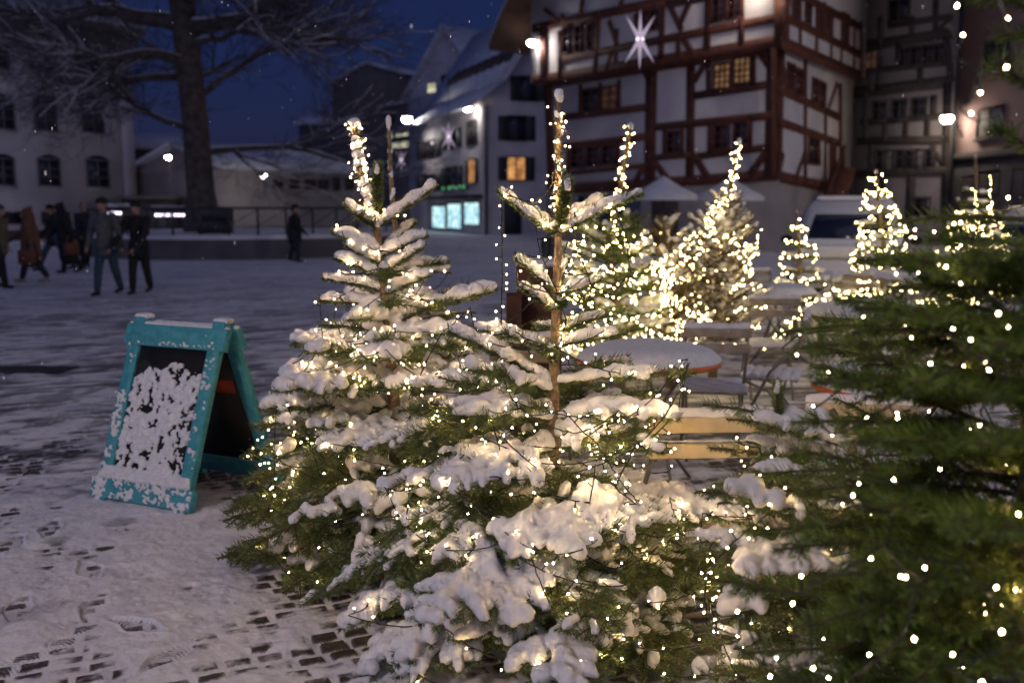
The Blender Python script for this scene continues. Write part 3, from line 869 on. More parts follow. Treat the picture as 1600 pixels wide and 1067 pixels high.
# ================================================================== lamps on walls and poles
def street_lamp(p, r, label, wall=None, pole=False, m='globe', pm='dark_metal', group='lit street lamps around the square'):
    R = thing('street_lamp', label, 'street lamp', (p[0], p[1], 0 if pole else p[2]), group)
    g = MB(); g.ell(p, (r, r, r*.8), sub=2); g.build('lamp_globe', M[m], R, smooth=True)
    c = MB(); c.lathe([(0.01, r*.95), (r*.9, r*.55), (r*1.25, r*.42), (r*1.25, r*.34), (0.01, r*.5)], p, 20); c.build('lamp_shade', M['dark_metal'], R, smooth=True)
    a = MB()
    if pole:
        a.tube([(p[0], p[1]+r*1.6, 0), (p[0], p[1]+r*1.6, p[2]*.6), (p[0], p[1]+r*1.6, p[2]+r*.9), (p[0], p[1], p[2]+r)], [.09,.07,.05,.03], 8)
        a.build('pole', M[pm], R)
    elif wall is not None:
        a.tube([p+[0,0,r], (p+np.asarray(wall))/2+[0,0,r*1.8], np.asarray(wall)+[0,0,r*.6]], .035, 8)
        a.build('bracket', M['dark_metal'], R)
    return R
q, z = FL.uv(751, 170); street_lamp(FL.pt(q-.3, z, 0.75), .22, 'round lamp on the corner of the pale house above the shop', FL.pt(q, z, 0))
q, z = TU.uv(848, 68); street_lamp(TU.pt(q-.25, z, .45), .19, 'round lamp on the left edge of the red half-timbered house', TU.pt(q+.1, z, 0))
q, z = TU.uv(1200, -34); street_lamp(TU.pt(q, z, .55), .26, 'assumed round lamp at the upper right corner of the red timbered front', TU.pt(q, z, 0), m='globe_warm')  # lamp above the view, assumed from the bright corner of the facade
street_lamp(P(636, 187, 74), .33, 'small round lamp at the end of the dark street', pole=True)
street_lamp(P(411, 274, 50), .16, 'pole lamp in front of the long white wall', pole=True)
street_lamp(P(263, 246, 46), .12, 'pole lamp wrapped in pink beside the bare tree', pole=True, pm='plaster_pink')
q, z = PF.uv(1500, 187); street_lamp(PF.pt(.55, z, .7), .24, 'lamp on a curved bracket at the edge of the pink house', PF.pt(.5, z-.9, 0), m='globe_warm')

def star(p, r, label, rot=0.0):
    R = thing('star_lantern', label, 'star lantern', tuple(p), 'paper stars hung over the square')
    mb = MB()
    for k in range(8):
        a = math.pi/2+rot+k*math.pi/4
        L = r*(1.0 if k % 2 == 0 else .92) * (1 if k not in (2, 6) else 0.0)
        if L == 0: continue
        if k not in (0, 4): a = a + (0.22 if k in (3, 7) else -0.22)
        d = np.array([math.cos(a), 0, math.sin(a)])
        s = np.array([-math.sin(a), 0, math.cos(a)])*r*.085
        t = p+d*L
        mb.add([p+s, p-s, p+[0,-r*.16,0], p+[0,r*.16,0], t], [(0,2,4),(2,1,4),(1,3,4),(3,0,4)])
    mb.build('points', M['star'], R)
    c = MB(); c.ell(p, (r*.13, r*.11, r*.13), sub=1); c.build('lantern_core', M['star_core'], R)
    w_ = MB(); w_.tube([p+[0,0,r*.95], p+[0,0,r*.95+2.5]], .012, 5); w_.build('cord', M['cable'], R)
star(P(1000, 62, 31), .90, 'largest paper star, glowing before the red half-timbered front')
star(P(701, 214, 48), .72, 'paper star glowing before the pale corner house above the shop')
star(P(627, 250, 60), .68, 'distant paper star near the end of the dark street')

# ================================================================== the raised bed with railing and the bare tree
BC = np.array([XU(372, 36), 37.5])       # centre of the bed
mb = MB()
RB = 6.1
def bedpt(a, r=RB): return np.array([BC[0]+math.cos(a)*r*0.93, BC[1]+math.sin(a)*r])
N = 48
poly = [bedpt(2*math.pi*k/N) for k in range(N)]
RT = thing('raised_bed', 'round dark raised bed with stone rim around the big bare tree', 'raised bed', (BC[0], BC[1], 0))
mb.prism(poly, -.1, .66); mb.build('bed_wall', M['stone_dark'], RT)
mb = MB(); mb.prism([bedpt(2*math.pi*k/N, RB-.03) for k in range(N)], .664, .80); mb.build('snow_cover', M['snow_far'], RT)
RL = thing('railing', 'dark metal railing with slim posts on the raised bed', 'railing', (BC[0], BC[1], .8))
a0, a1 = rad(178), rad(362)
arc = [bedpt(a0+(a1-a0)*k/60, RB-.15) for k in range(61)]
mb = MB(); mb.tube([(p[0],p[1],1.65) for p in arc], .045, 6); mb.build('handrail', M['dark_metal'], RL)
mb = MB(); mb.tube([(p[0],p[1],1.05) for p in arc], .02, 5); mb.build('lower_rail', M['dark_metal'], RL)
pm = MB(); pm.box(-.03,.03,-.03,.03,0,.86); first = None
for k in range(0, 61, 3):
    p = arc[k]
    if first is None:
        first = pm.build('post', M['dark_metal']); first.parent = RL; first.location = (p[0]-BC[0], p[1]-BC[1], 0)
    else:
        c = first.copy(); COL.objects.link(c); c.parent = RL; c.location = (p[0]-BC[0], p[1]-BC[1], 0)
mb = MB()
for k in range(0, 60, 3):
    a, b = arc[k], arc[k+3]
    mb.bar((a[0],a[1],1.10), (b[0],b[1],1.60), .025, .025)
mb.build('braces', M['dark_metal'], RL)

def bare_tree(base, seed=3):
    rg = random.Random(seed)
    R = thing('bare_tree', 'huge bare deciduous tree with snow along its spreading limbs', 'tree', tuple(base))
    trunk, twigs, snow = MB(), MB(), MB()
    def grow(p, d, L, r, depth):
        n = 7 if depth < 2 else 4
        pts, rs = [p.copy()], [r]
        q = p.copy(); dd = d.copy()
        for k in range(n):
            dd = dd + np.array([rg.gauss(0,.16), rg.gauss(0,.16), rg.gauss(0,.12) + (0.05 if depth > 1 else 0.0)])*(1.0 if depth else .25)
            dd /= np.linalg.norm(dd)
            q = q+dd*L/n
            pts.append(q.copy()); rs.append(max(.007, r*(1-.58*(k+1)/n)))
        (trunk if depth < 3 else twigs).tube(pts, rs, 9 if depth < 2 else (6 if depth == 2 else 4), cap=False)
        if abs(dd[2]) < .75 and depth in (1,2,3) and p[2] < 15:
            sp = [x+np.array([0,0,rr*.78]) for x, rr in zip(pts, rs)]
            snow.tube(sp, [max(.02, rr*.55) for rr in rs], 5, cap=False, sx=1.1, sz=.7)
        if depth >= 5 or L < .35: return
        kids = {1: 8, 2: 7, 3: 5, 4: 4}.get(depth, 5)
        for k in range(kids):
            t = rg.uniform(.25, 1.0) if k else 1.0
            i = min(n-1, int(t*n)); f = t*n-i
            pp = pts[i]*(1-f)+pts[min(n,i+1)]*f
            ax = pts[min(n,i+1)]-pts[max(0,i-1)]; ax /= np.linalg.norm(ax)+1e-9
            rnd = np.array([rg.gauss(0,1), rg.gauss(0,1), rg.gauss(0,.7)]); rnd -= ax*(rnd@ax); rnd /= np.linalg.norm(rnd)
            an = rg.uniform(.45, 1.0) if k else rg.uniform(.1,.3)
            nd = ax*math.cos(an)+rnd*math.sin(an)
            grow(pp, nd, L*rg.uniform(.45,.68), rs[i]*rg.uniform(.42,.6), depth+1)
    b = np.array(base, float)
    tp = [b+[0,0,-.1], b+[-.05,0,1.5], b+[-.15,0,4], b+[-.35,0,7], b+[-.55,.1,9.0], b+[-.6,.1,11.5], b+[-.4,0,14]]
    trunk.tube(tp, [.75,.50,.46,.44,.44,.38,.30], 16, cap=False)
    for (h, az, el, L, r) in ((2.9,-8,14,4.6,.14),(3.6,175,24,4.6,.13),(4.8,12,16,4.2,.13),(5.6,168,12,5.0,.15),(6.6,-30,12,4,.13),(7.3,-2,3,4.6,.30),(7.4,186,18,5.6,.30),(8.6,20,40,5.5,.30),
                              (9,160,38,6,.34),(9.8,-15,35,6.2,.30),(10.5,200,45,6,.3),(11.3,60,50,5,.26),(11.6,0,52,5.5,.26),(12.5,140,55,5,.24),(13.5,-40,60,5,.24),(6.0,-95,15,3.5,.2),(5,95,20,4,.2),(13.8,30,80,5,.28),(8.2,-60,20,4.5,.24)):
        a, e = rad(az), rad(el)
        zz = h; ii = np.interp(zz, [x[2]-b[2] for x in tp], [x[0] for x in tp])
        grow(np.array([ii, b[1], b[2]+h]), np.array([math.cos(a)*math.cos(e), math.sin(a)*math.cos(e)*.8, math.sin(e)]), L, r, 1)
    trunk.build('trunk', M['bark_dark'], R, smooth=True)
    twigs.build('crown', M['twig_frost'], R)
    snow.build('snow_cover', M['snow_far'], R, smooth=True)
    return R
bare_tree((XU(317, 36.5), 36.5, .72))
# picnic bench at the tree's foot: a dark bulk seen against the snow
mb = MB(); x0, x1 = XU(300, 33), XU(352, 33)
B_ = thing('bench', 'dark bench box in front of the bare trunk inside the railing', 'bench', ((x0+x1)/2, 33.6, .78))
mb.box(x0, x1, 33.4, 33.9, .82, 1.22); mb.build('seat', M['dark_metal'], B_)
mb = MB(); mb.box(x0+.1, x0+.25, 33.45, 33.85, .70, .817); mb.build('leg', M['dark_metal'], B_)
mb = MB(); mb.box(x1-.25, x1-.1, 33.45, 33.85, .70, .817); mb.build('leg', M['dark_metal'], B_)
mb = MB(); mb.box(x0, x1, 33.903, 33.97, 1.1, 1.7); mb.build('backrest', M['dark_metal'], B_)

# market stall with a row of small lamps behind the walking people
def stall(u0, u1, Y, v, label, n):
    x0, x1 = XU(u0, Y), XU(u1, Y); z = P(u0, v, Y)[2]
    R = thing('market_stall', label, 'market stall', ((x0+x1)/2, Y, 0), 'stalls with lamp rows behind the people')
    mb = MB(); mb.box(x0, x1, Y, Y+1.6, 0, z-1.0 if z > 1.3 else .7); mb.build('counter', M['stone_dark'], R)
    mb = MB(); mb.box(x0-.1, x1+.1, Y-.1, Y+1.9, z+.18, z+.34); mb.build('stall_roof', M['dark_metal'], R)
    for a in (x0, x1-.1):
        for b in (Y, Y+1.5):
            mb = MB(); mb.box(a, a+.1, b, b+.1, (z-1.0 if z > 1.3 else .7)+.003, z+.177); mb.build('post', M['dark_metal'], R)
    mb = MB(); mb.box(x0-.1, x1+.1, Y-.1, Y+1.9, z+.344, z+.46); mb.build('snow_cover', M['snow_far'], R)
    ms = MB(); ms.ell((0,0,0), (.05,.05,.05), sub=1); f = None
    for k in range(n):
        c = (x0+(x1-x0)*(k+.5)/n, Y-.02, z+.05)
        if f is None:
            f = ms.build('bulb', M['stall_bulb']); f.parent = R; f.location = np.array(c)-wl(R)
        else:
            g = f.copy(); COL.objects.link(g); g.parent = R; g.location = np.array(c)-wl(R)
stall(241, 289, 44.5, 338, 'dark market stall with a row of eight lamps left of the bare trunk', 8)
stall(164, 190, 44, 335, 'dark market stall with five lamps seen between the walking people', 5)
mb = MB(); x0 = XU(190, 52)
R = thing('kiosk', 'dark flat-roofed kiosk at the corner of the pale building', 'kiosk', (x0, 52, 0))
mb.box(x0, XU(262, 52), 52, 54, 0, P(200, 312, 52)[2]); mb.build('wall', M['stone_dark'], R)
mb = MB(); mb.box(x0-.2, XU(262, 52)+.2, 51.7, 54.3, P(200, 312, 52)[2]+.003, P(200, 306, 52)[2]); mb.build('roof', M['cornice'], R)

# ================================================================== spruce on the hill
def far_spruce(p, H, r, label):
    rg = random.Random(int(abs(p[0])*10))
    R = thing('spruce_tree', label, 'tree', tuple(p), 'dark spruces above the far roofs')
    mb = MB(); mb.tube([p, p+[0,0,H]], [.3,.05], 6); mb.build('trunk', M['bark_dark'], R)
    mb = MB()
    for k in range(420):
        t = rg.random()**.8; a = rg.uniform(0, 6.283); rr = r*(1-t)*rg.uniform(.5, 1.1)+.12; z = H*(.06+.94*t)
        c = p+[0,0,z]; e = c+[math.cos(a)*rr, math.sin(a)*rr, -rr*.45]; s = np.array([-math.sin(a), math.cos(a), 0])*rr*.28
        mb.add([c, (c+e)/2+s, e, (c+e)/2-s+[0,0,-.1]], [(0,1,2),(0,2,3)])
    mb.build('crown', M['needle'], R)
far_spruce(P(592, 165, 146), 5.6, 1.7, 'dark spruce standing above the far snowy roofs')
for i, (u, v, h) in enumerate(((566,170,3.2),(556,176,3.4),(611,168,2.6))):
    far_spruce(P(u, v, 148+i), h, 1.3, ('low dark spruce close left of the tall one', 'low dark spruce leftmost on the hill', 'small dark spruce right of the tall one')[i])

# ================================================================== people
def person(loc, face, label, top, legs, seed=0, h=1.74, stride=.25, coat=None, hat=None, bag=None, hood=False, arms=(0.2,-0.2), shoes=None, bend=0.0, female=False):
    """A walking figure; built facing -Y, then turned."""
    s = h/1.75
    J = {}
    lean = np.array([0,-.03-bend*.25,0])
    hipz = .93*s
    def V3(x, y, z): return np.array([x, y, z])*1.0
    pel, che, nek = V3(0,0,hipz), V3(0,0,1.28*s)+lean*.7, V3(0,-.01,1.47*s)+lean
    head = V3(0,-.03,1.625*s)+lean*1.25
    sw = .175 if female else .195
    body, jac, tro, sho = MB(), MB(), MB(), MB()
    shoes_ = []
    body.caps(pel, che, .12, .135, 12, sx=1.15, sz=.85); body.caps(che, nek, .13, .055, 12); body.caps(nek, head, .055, .06, 10)
    body.ell(head+[0,.005,.015], (.078*s,.098*s,.115*s), sub=2)
    body.ell(head+[0,-.075,-.055], (.045,.04,.045), sub=1)                    # chin
    body.caps(head+[0,-.096,.01], head+[0,-.118,-.022], .009, .014, 6)         # nose
    for e in (-1,1):
        body.ell(head+[e*.080,.008,-.005], (.012,.02,.03), sub=1)             # ears
        body.ell(head+[e*.032,-.088,.012], (.015,.012,.011), sub=1)            # eyes
    body.caps(head+[-.02,-.098,-.05], head+[.02,-.098,-.05], .008, .008, 6)    # mouth
    for e, ar in ((-1, arms[0]), (1, arms[1])):
        sh = V3(e*sw,0,1.41*s)+lean
        el_ = sh+V3(e*.05, -ar*.5, -.29*s)
        wr = el_+V3(e*.0-.02*e, -ar*.8-.06, -.25*s)
        body.caps(che+[e*.05,0,.07], sh, .08, .06); body.caps(sh, el_, .055, .042); body.caps(el_, wr, .042, .03)
        pm_ = wr+(wr-el_)/np.linalg.norm(wr-el_)*.055
        body.caps(wr, pm_, .028, .034, 8, sx=.7)
        dn = (wr-el_)/np.linalg.norm(wr-el_)
        for k, (dy, L) in enumerate(((-.030,.070),(-.010,.080),(.010,.075),(.028,.058))):
            a = pm_+[0,dy,0]; m1 = a+dn*L*.55; m2 = m1+dn*L*.35+[-e*.018,-.004,0]
            body.caps(a, m1, .0095, .009, 6); body.caps(m1, m2, .009, .0075, 6)
        th = wr+dn*.02+[0,-.03,0]; body.caps(th, th+dn*.035+[-e*.006,-.022,0], .011, .009, 6)
        jac.caps(che+[e*.05,0,.07], sh, .11, .085); jac.caps(sh, el_, .083, .066); jac.caps(el_, wr-dn*.01, .066, .05)
    for e, st in ((-1, stride), (1, -stride)):
        hp = V3(e*.09,0,hipz-.02)
        kn = V3(e*.095,-st*.55-.02,.50*s); an = V3(e*.095,-st*1.0+(.05 if st < 0 else 0),.09+(.05 if st < 0 else 0))
        body.caps(hp, kn, .095, .06); body.caps(kn, an, .058, .038)
        tro.caps(hp+[0,0,.03], kn, .112, .082, 12); tro.caps(kn, an+[0,0,.02], .082, .064, 12)
        sho.caps(an+[0,.03,-.045], an+[0,-.15,-.05-(0.03 if st < 0 else 0)], .045, .040, 8, sx=1.0, sz=.9); sho.caps(an+[0,0,.04], an+[0,0,-.04], .055, .05, 8); shoes_.append(sho); sho = MB()
    tro.caps(pel+[0,0,.06], pel-[0,0,.06], .15, .14, 12, sx=1.15, sz=.85)
    hem = .80 if coat is None else coat
    jac.caps(V3(0,0,hem*s)+lean*.3, che, .165 if coat is None else .20, .17, 14, sx=1.12, sz=.86); jac.caps(che, nek-[0,0,.01], .17, .075, 12, sx=1.1, sz=.9)
    if coat is not None: jac.caps(V3(0,0,1.0*s), V3(0,0,(hem+.08)*s), .165, .20, 14, sx=1.1, sz=.95)
    P_ = remesh(body.build('person', M['skin'], smooth=True), .0085, 3)
    tag(P_, label, 'person', 'people walking on the snowy square')
    remesh(jac.build('jacket', top, P_, smooth=True), .02, 3)
    remesh(tro.build('trousers', legs, P_, smooth=True), .02, 2)
    for q_ in shoes_: remesh(q_.build('shoe', shoes or M['rubber'], P_, smooth=True), .012, 2)
    hm = MB()
    if hat is not None:
        hm.ell(head+[0,.012,.055], (.10*s,.118*s,.085*s), sub=2); hm.caps(head+[0,.06,.02], head+[0,.07,-.03], .075, .06)
        hm.build('hat', hat, P_, smooth=True)
    else:
        hm.ell(head+[0,.03,.035], (.092*s,.10*s,.102*s), sub=2)
        if female: hm.caps(head+[0,.06,.0], nek+[0,.08,-.08], .075, .05)
        hm.build('hair', M['bark_dark'], P_, smooth=True)
    if hood:
        hm = MB(); hm.caps(head+[0,.02,.02], nek+[0,.04,0], .125, .12, 12); hm.caps(head+[0,.05,.08], head+[0,.12,.17], .08, .02, 8); remesh(hm.build('hood', top, P_, smooth=True), .015, 2)
    if bag is not None:
        hm = MB(); q = V3(.27,-.05,.78*s)
        hm.box(q[0]-.05,q[0]+.07,q[1]-.17,q[1]+.17,q[2]-.30,q[2]); hm.build('bag', bag, P_)
        hm = MB(); hm.tube([q+[0,-.12,0], q+[-.03,-.05,.16], q+[-.03,.05,.16], q+[0,.12,0]], .012, 6); hm.build('bag_strap', bag, P_)
    P_.location = loc; P_.rotation_euler = (0,0,face)
    return P_
def cloth(name, c, c2): return mat(name, c, 0.9, c2=c2, scale=12)
K_black = cloth('cloth_black', (.012,.012,.014), (.022,.022,.026)); K_grey = cloth('cloth_grey', (.075,.080,.085), (.11,.115,.12))
K_jean = cloth('cloth_jeans', (.030,.055,.085), (.045,.075,.11)); K_brown = cloth('cloth_brown', (.12,.060,.035), (.16,.085,.05)); K_navy = cloth('cloth_navy', (.015,.018,.03), (.028,.03,.045))
K_boot = cloth('boot_pale', (.30,.27,.24), (.22,.20,.18)); K_red = cloth('bag_brown', (.13,.045,.03), (.18,.07,.05)); K_olive = cloth('cloth_olive', (.09,.085,.05), (.12,.11,.07)); K_green = cloth('cloth_teal', (.03,.07,.07), (.05,.10,.10))
def at(u, v): g = GD(u, v); return (g[0], g[1], 0.022)
person(at(170, 463), rad(-12), 'man in a grey jacket, blue jeans and dark cap walking beside the black-clad one', K_grey, K_jean, hat=K_black, stride=.20, arms=(.12,-.18), h=1.83)
person(at(221, 461), rad(-6), 'person in all black with a black cap holding something before the chest', K_black, K_black, hat=K_black, stride=.14, arms=(.45,.45), h=1.76)
person(at(53, 443), rad(-75), 'person in a long brown coat and pointed hood walking left in pale boots', K_brown, K_navy, coat=.56, hood=True, stride=.24, arms=(.5,-.1), h=1.62, shoes=K_boot, bag=K_red, female=True)
person(at(3, 452), rad(80), 'person at the left photo edge with an olive jacket and dark legs', K_olive, K_black, stride=.16, h=1.70, female=True, hat=K_green)
person(at(88, 424), rad(-60), 'person in a black jacket striding left with legs apart', K_black, K_jean, stride=.38, h=1.72, hat=K_black)
person(at(112, 428), rad(-50), 'stooped person in a long black coat carrying a brown bag', K_black, K_black, coat=.40, stride=.15, h=1.74, bend=.5, bag=K_red, hood=True)
person(at(135, 420), rad(40), 'dark-haired person in a long navy coat behind the grey jacket', K_navy, K_black, coat=.42, stride=.12, h=1.78, female=True)
person(at(461, 411), rad(100), 'lone dark figure with a backpack standing before the railing', K_black, K_navy, stride=.10, h=1.74, hat=K_black, coat=.7)

# ================================================================== parasols before the red house
def parasol(loc, label, hz=2.9):
    R = thing('parasol', label, 'parasol', (0,0,0), 'snowy parasols before the red house')
    mb = MB(); mb.tube([(0,0,0),(0,0,hz)], .03, 8); mb.build('pole', M['dark_metal'], R)
    mb = MB()
    n = 8; w_ = 1.18
    top = np.array([0,0,hz])
    rim = [np.array([math.cos(a)*w_, math.sin(a)*w_, hz-.62]) for a in [k*math.pi/4+.39 for k in range(n)]]
    mid_ = [np.array([math.cos(a)*w_*.5, math.sin(a)*w_*.5, hz-.36]) for a in [k*math.pi/4+.39 for k in range(n)]]
    V = [top]+mid_+rim+[p-[0,0,.13] for p in rim]
    f3 = [(0, 1+k, 1+(k+1)%n) for k in range(n)]
    f4 = [(1+k, 1+n+k, 1+n+(k+1)%n, 1+(k+1)%n) for k in range(n)]+[(1+n+k, 1+2*n+k, 1+2*n+(k+1)%n, 1+n+(k+1)%n) for k in range(n)]
    mb.add(V, f3); b0 = mb.n-len(V)
    mb.L.append(np.array(f4).ravel()+b0); mb.T.append(np.full(len(f4),4)); mb.Mi.append(np.full(len(f4),0))
    mb.build('canopy', M['canvas'], R)
    mb = MB(); mb.lathe([(.01,hz+.06),(w_*.5,hz-.30),(w_*.95,hz-.55),(w_*.97,hz-.60)], (0,0,0), 8); mb.build('snow_cover', M['snow_far'], R)
    mb = MB(); mb.box(-.35,.35,-.35,.35,0,.12); mb.build('base', M['stone_dark'], R)
    R.location = loc
    return R
parasol((XU(1036, 34), 34, 0), 'snowy white parasol left of the leaning lit leader', P(1036, 278, 34)[2])
parasol((XU(1140, 35), 35, 0), 'snowy white parasol half hidden by the leaning lit leader', P(1133, 280, 35)[2])

# ================================================================== cars
def car(loc, rot, label, hgt=1.78, wd=1.85, ln=4.5):
    R = thing('parked_car', label, 'car', (0,0,0), 'snow-covered cars parked on the square')
    # side profile stations along Y (front at -Y)
    hl = ln/2
    st = [(-hl,.42,.50,.60),(-hl+.06,.30,.62,.80),(-hl+.35,.22,.80,.90),(-hl+1.0,.22,.98,.96),(-.3,.22,1.02,1.0),(hl-.5,.22,1.04,1.0),(hl-.08,.26,1.0,.96),(hl,.42,.85,.88)]
    mb = MB(); rings = []
    for (y, z0, z1, wf) in st:
        w_ = wd/2*wf
        rings.append([(-w_*.92,y,z0),(-w_,y,z0+.15),(-w_,y,(z0+z1)/2+.05),(-w_*.96,y,z1-.06),(-w_*.86,y,z1),(w_*.86,y,z1),(w_*.96,y,z1-.06),(w_,y,(z0+z1)/2+.05),(w_,y,z0+.15),(w_*.92,y,z0)])
    V = np.array(rings).reshape(-1,3); k = 10; n = len(st)
    i = np.arange(n-1)[:,None]*k; j = np.arange(k)[None,:]; j2 = (j+1) % k
    mb.add(V, np.stack([i+j,i+j2,i+k+j2,i+k+j],-1).reshape(-1,4))
    b0 = mb.n-len(V)
    f = [tuple(range(k)), tuple(range((n-1)*k, n*k))[::-1]]
    mb.L.append(np.array(f).ravel()+b0); mb.T.append(np.full(2,k)); mb.Mi.append(np.zeros(2,int))
    body = mb.build('body', M['car_paint'], R, smooth=False)
    bv = body.modifiers.new('round', 'BEVEL'); bv.width = .04; bv.segments = 3
    # cabin
    zt = hgt
    mb = MB()
    cb = [(-hl+.95,.98,.80),(-hl+1.75,zt-.05,.72),(-hl+2.2,zt,.70),(hl-.6,zt-.02,.70),(hl-.12,1.0,.80)]
    rings = []
    for (y, z, wf) in cb:
        w_ = wd*.5*wf*1.05
        wb = wd*.5*.93
        rings.append([(-wb,y,1.0),(-(w_+(wb-w_)*.25),y,max(1.001,z-.12)),(-w_*.9,y,max(1.002,z)),(w_*.9,y,max(1.002,z)),((w_+(wb-w_)*.25),y,max(1.001,z-.12)),(wb,y,1.0)])
    V = np.array(rings).reshape(-1,3); k = 6; n = len(cb)
    i = np.arange(n-1)[:,None]*k; j = np.arange(k-1)[None,:]
    mb.add(V, np.stack([i+j,i+j+1,i+k+j+1,i+k+j],-1).reshape(-1,4))
    cab = mb.build('cabin', M['car_paint'], R)
    # glass
    def quadp(name, pts, m, off=(0,-.015,.012)):
        g = MB(); pts = np.array(pts); g.hexa(np.concatenate([pts[[0,1,3,2]], pts[[0,1,3,2]]+np.array(off)])[[0,1,2,3,4,5,6,7]]); return g.build(name, m, R)
    y0, y1 = -hl+1.02, -hl+1.72
    quadp('windscreen', [(-.70,y0+.05,1.11),(.70,y0+.05,1.11),(.58,y1-.02,zt-.17),(-.58,y1-.02,zt-.17)], M['glass_dark'], (0,-.03,.03))
    for e in (-1,1):
        xw, xt = e*wd*.5*.935, e*wd*.5*.80
        quadp('side_window', [(xw,-hl+1.5,1.08),(xw,hl-.5,1.08),(xt,hl-.85,zt-.17),(xt,-hl+1.95,zt-.17)], M['glass_dark'], (e*.02,0,.006))
        g = MB(); g.ell((e*(wd/2+.10),-hl+1.45,1.10),(.11,.07,.08),sub=2); g.build('mirror', M['rubber'], R, smooth=True)
        g = MB(); g.ell((e*.66,-hl+.10,.68),(.17,.10,.09),sub=2); g.build('headlight', M['frame_white'], R, smooth=True)
    g = MB(); g.box(-.45,.45,-hl-.02,-hl+.1,.50,.60); g.box(-.75,.75,-hl-.015,-hl+.1,.28,.36); g.build('grille', M['rubber'], R)
    for e in (-1,1):
        for y in (-hl+.85, hl-.85):
            g = MB(); g.lathe([(.17,-.11),(.31,-.11),(.335,-.06),(.335,.06),(.31,.11),(.17,.11)], (0,0,0), 24)
            g.V = [np.stack([v[:,2]+e*(wd/2-.10), v[:,0]+y, v[:,1]+.335], -1) for v in g.V]
            ty = g.build('wheel', M['rubber'], R, smooth=False)
            g = MB(); g.lathe([(.01,-.08),(.18,-.09),(.18,.09),(.01,.08)], (0,0,0), 20)
            g.V = [np.stack([v[:,2]+e*(wd/2-.08), v[:,0]+y, v[:,1]+.335], -1) for v in g.V]
            g.build('rim', M['steel'], ty)
    for nm, bb in (('roof_snow', (-.62,.62,-hl+1.85,hl-.75,zt-.02,zt+.07)), ('bonnet_snow', (-.78,.78,-hl+.32,-hl+.99,.84,1.04)), ('windscreen_snow', (-.72,.72,-hl+1.0,-hl+1.16,1.045,1.13))):
        sn = MB(); sn.box(*bb); remesh(sn.build(nm, M['snow'], R), .03, 5)
    R.location = loc; R.rotation_euler = (0,0,rot)
    return R
car((XU(1310, 19.0), 18.2, 0), rad(-20), 'pale van under snow parked behind the small lit firs', hgt=1.80, wd=1.95)
car((XU(1640, 18.5), 18.5, 0), rad(-35), 'snow-covered car at the right edge before the pink house', hgt=1.62)

# ================================================================== bistro furniture
def table(loc, rad_, label, rot=0, edge='orange_edge', h=.76):
    R = thing('bistro_table', label, 'table', (0,0,0), 'round bistro tables under snow')
    mb = MB(); mb.lathe([(.001,h-.035),(rad_-.01,h-.035),(rad_,h-.028),(rad_,h-.006),(rad_-.008,h),(.001,h)], (0,0,0), 56); mb.build('tabletop', M[edge], R)
    mb = MB()
    na, nr_ = 72, 16
    V = []
    for i in range(nr_+1):
        t = i/nr_
        for k in range(na):
            a = k*2*math.pi/na
            rr = rad_*t*(1+.012*math.sin(3*a+loc[0])+.008*math.sin(7*a))
            z = h+.001+.072*(1-t**9)*(1+.16*math.sin(2*a+loc[1]*3)*t) + .010*float(fbm(np.array([rr*math.cos(a)*9+loc[0]*5]), np.array([rr*math.sin(a)*9]), 3, 7)[0])*(1-t**8)
            V.append((rr*math.cos(a), rr*math.sin(a), z))
    i = np.arange(nr_)[:,None]*na; j = np.arange(na)[None,:]; j2 = (j+1) % na
    mb.add(V, np.stack([i+j,i+j2,i+na+j2,i+na+j],-1).reshape(-1,4)); mb.build('snow_cover', M['snow'], R, smooth=True)
    mb = MB(); mb.tube([(math.cos(a)*rad_*.6, math.sin(a)*rad_*.6, h-.05) for a in np.linspace(0, 2*math.pi, 33)], .009, 6, cap=False); mb.build('ring', M['steel'], R)
    for k in range(4):
        a = k*math.pi/2+.4; b = a+math.pi*.85
        mb = MB(); mb.tube([(math.cos(a)*rad_*.72, math.sin(a)*rad_*.72, 0.01), (math.cos(b)*rad_*.55, math.sin(b)*rad_*.55, h-.045)], .010, 7); mb.build('leg', M['steel'], R)
    R.location = loc; R.rotation_euler = (0,0,rot)
    return R
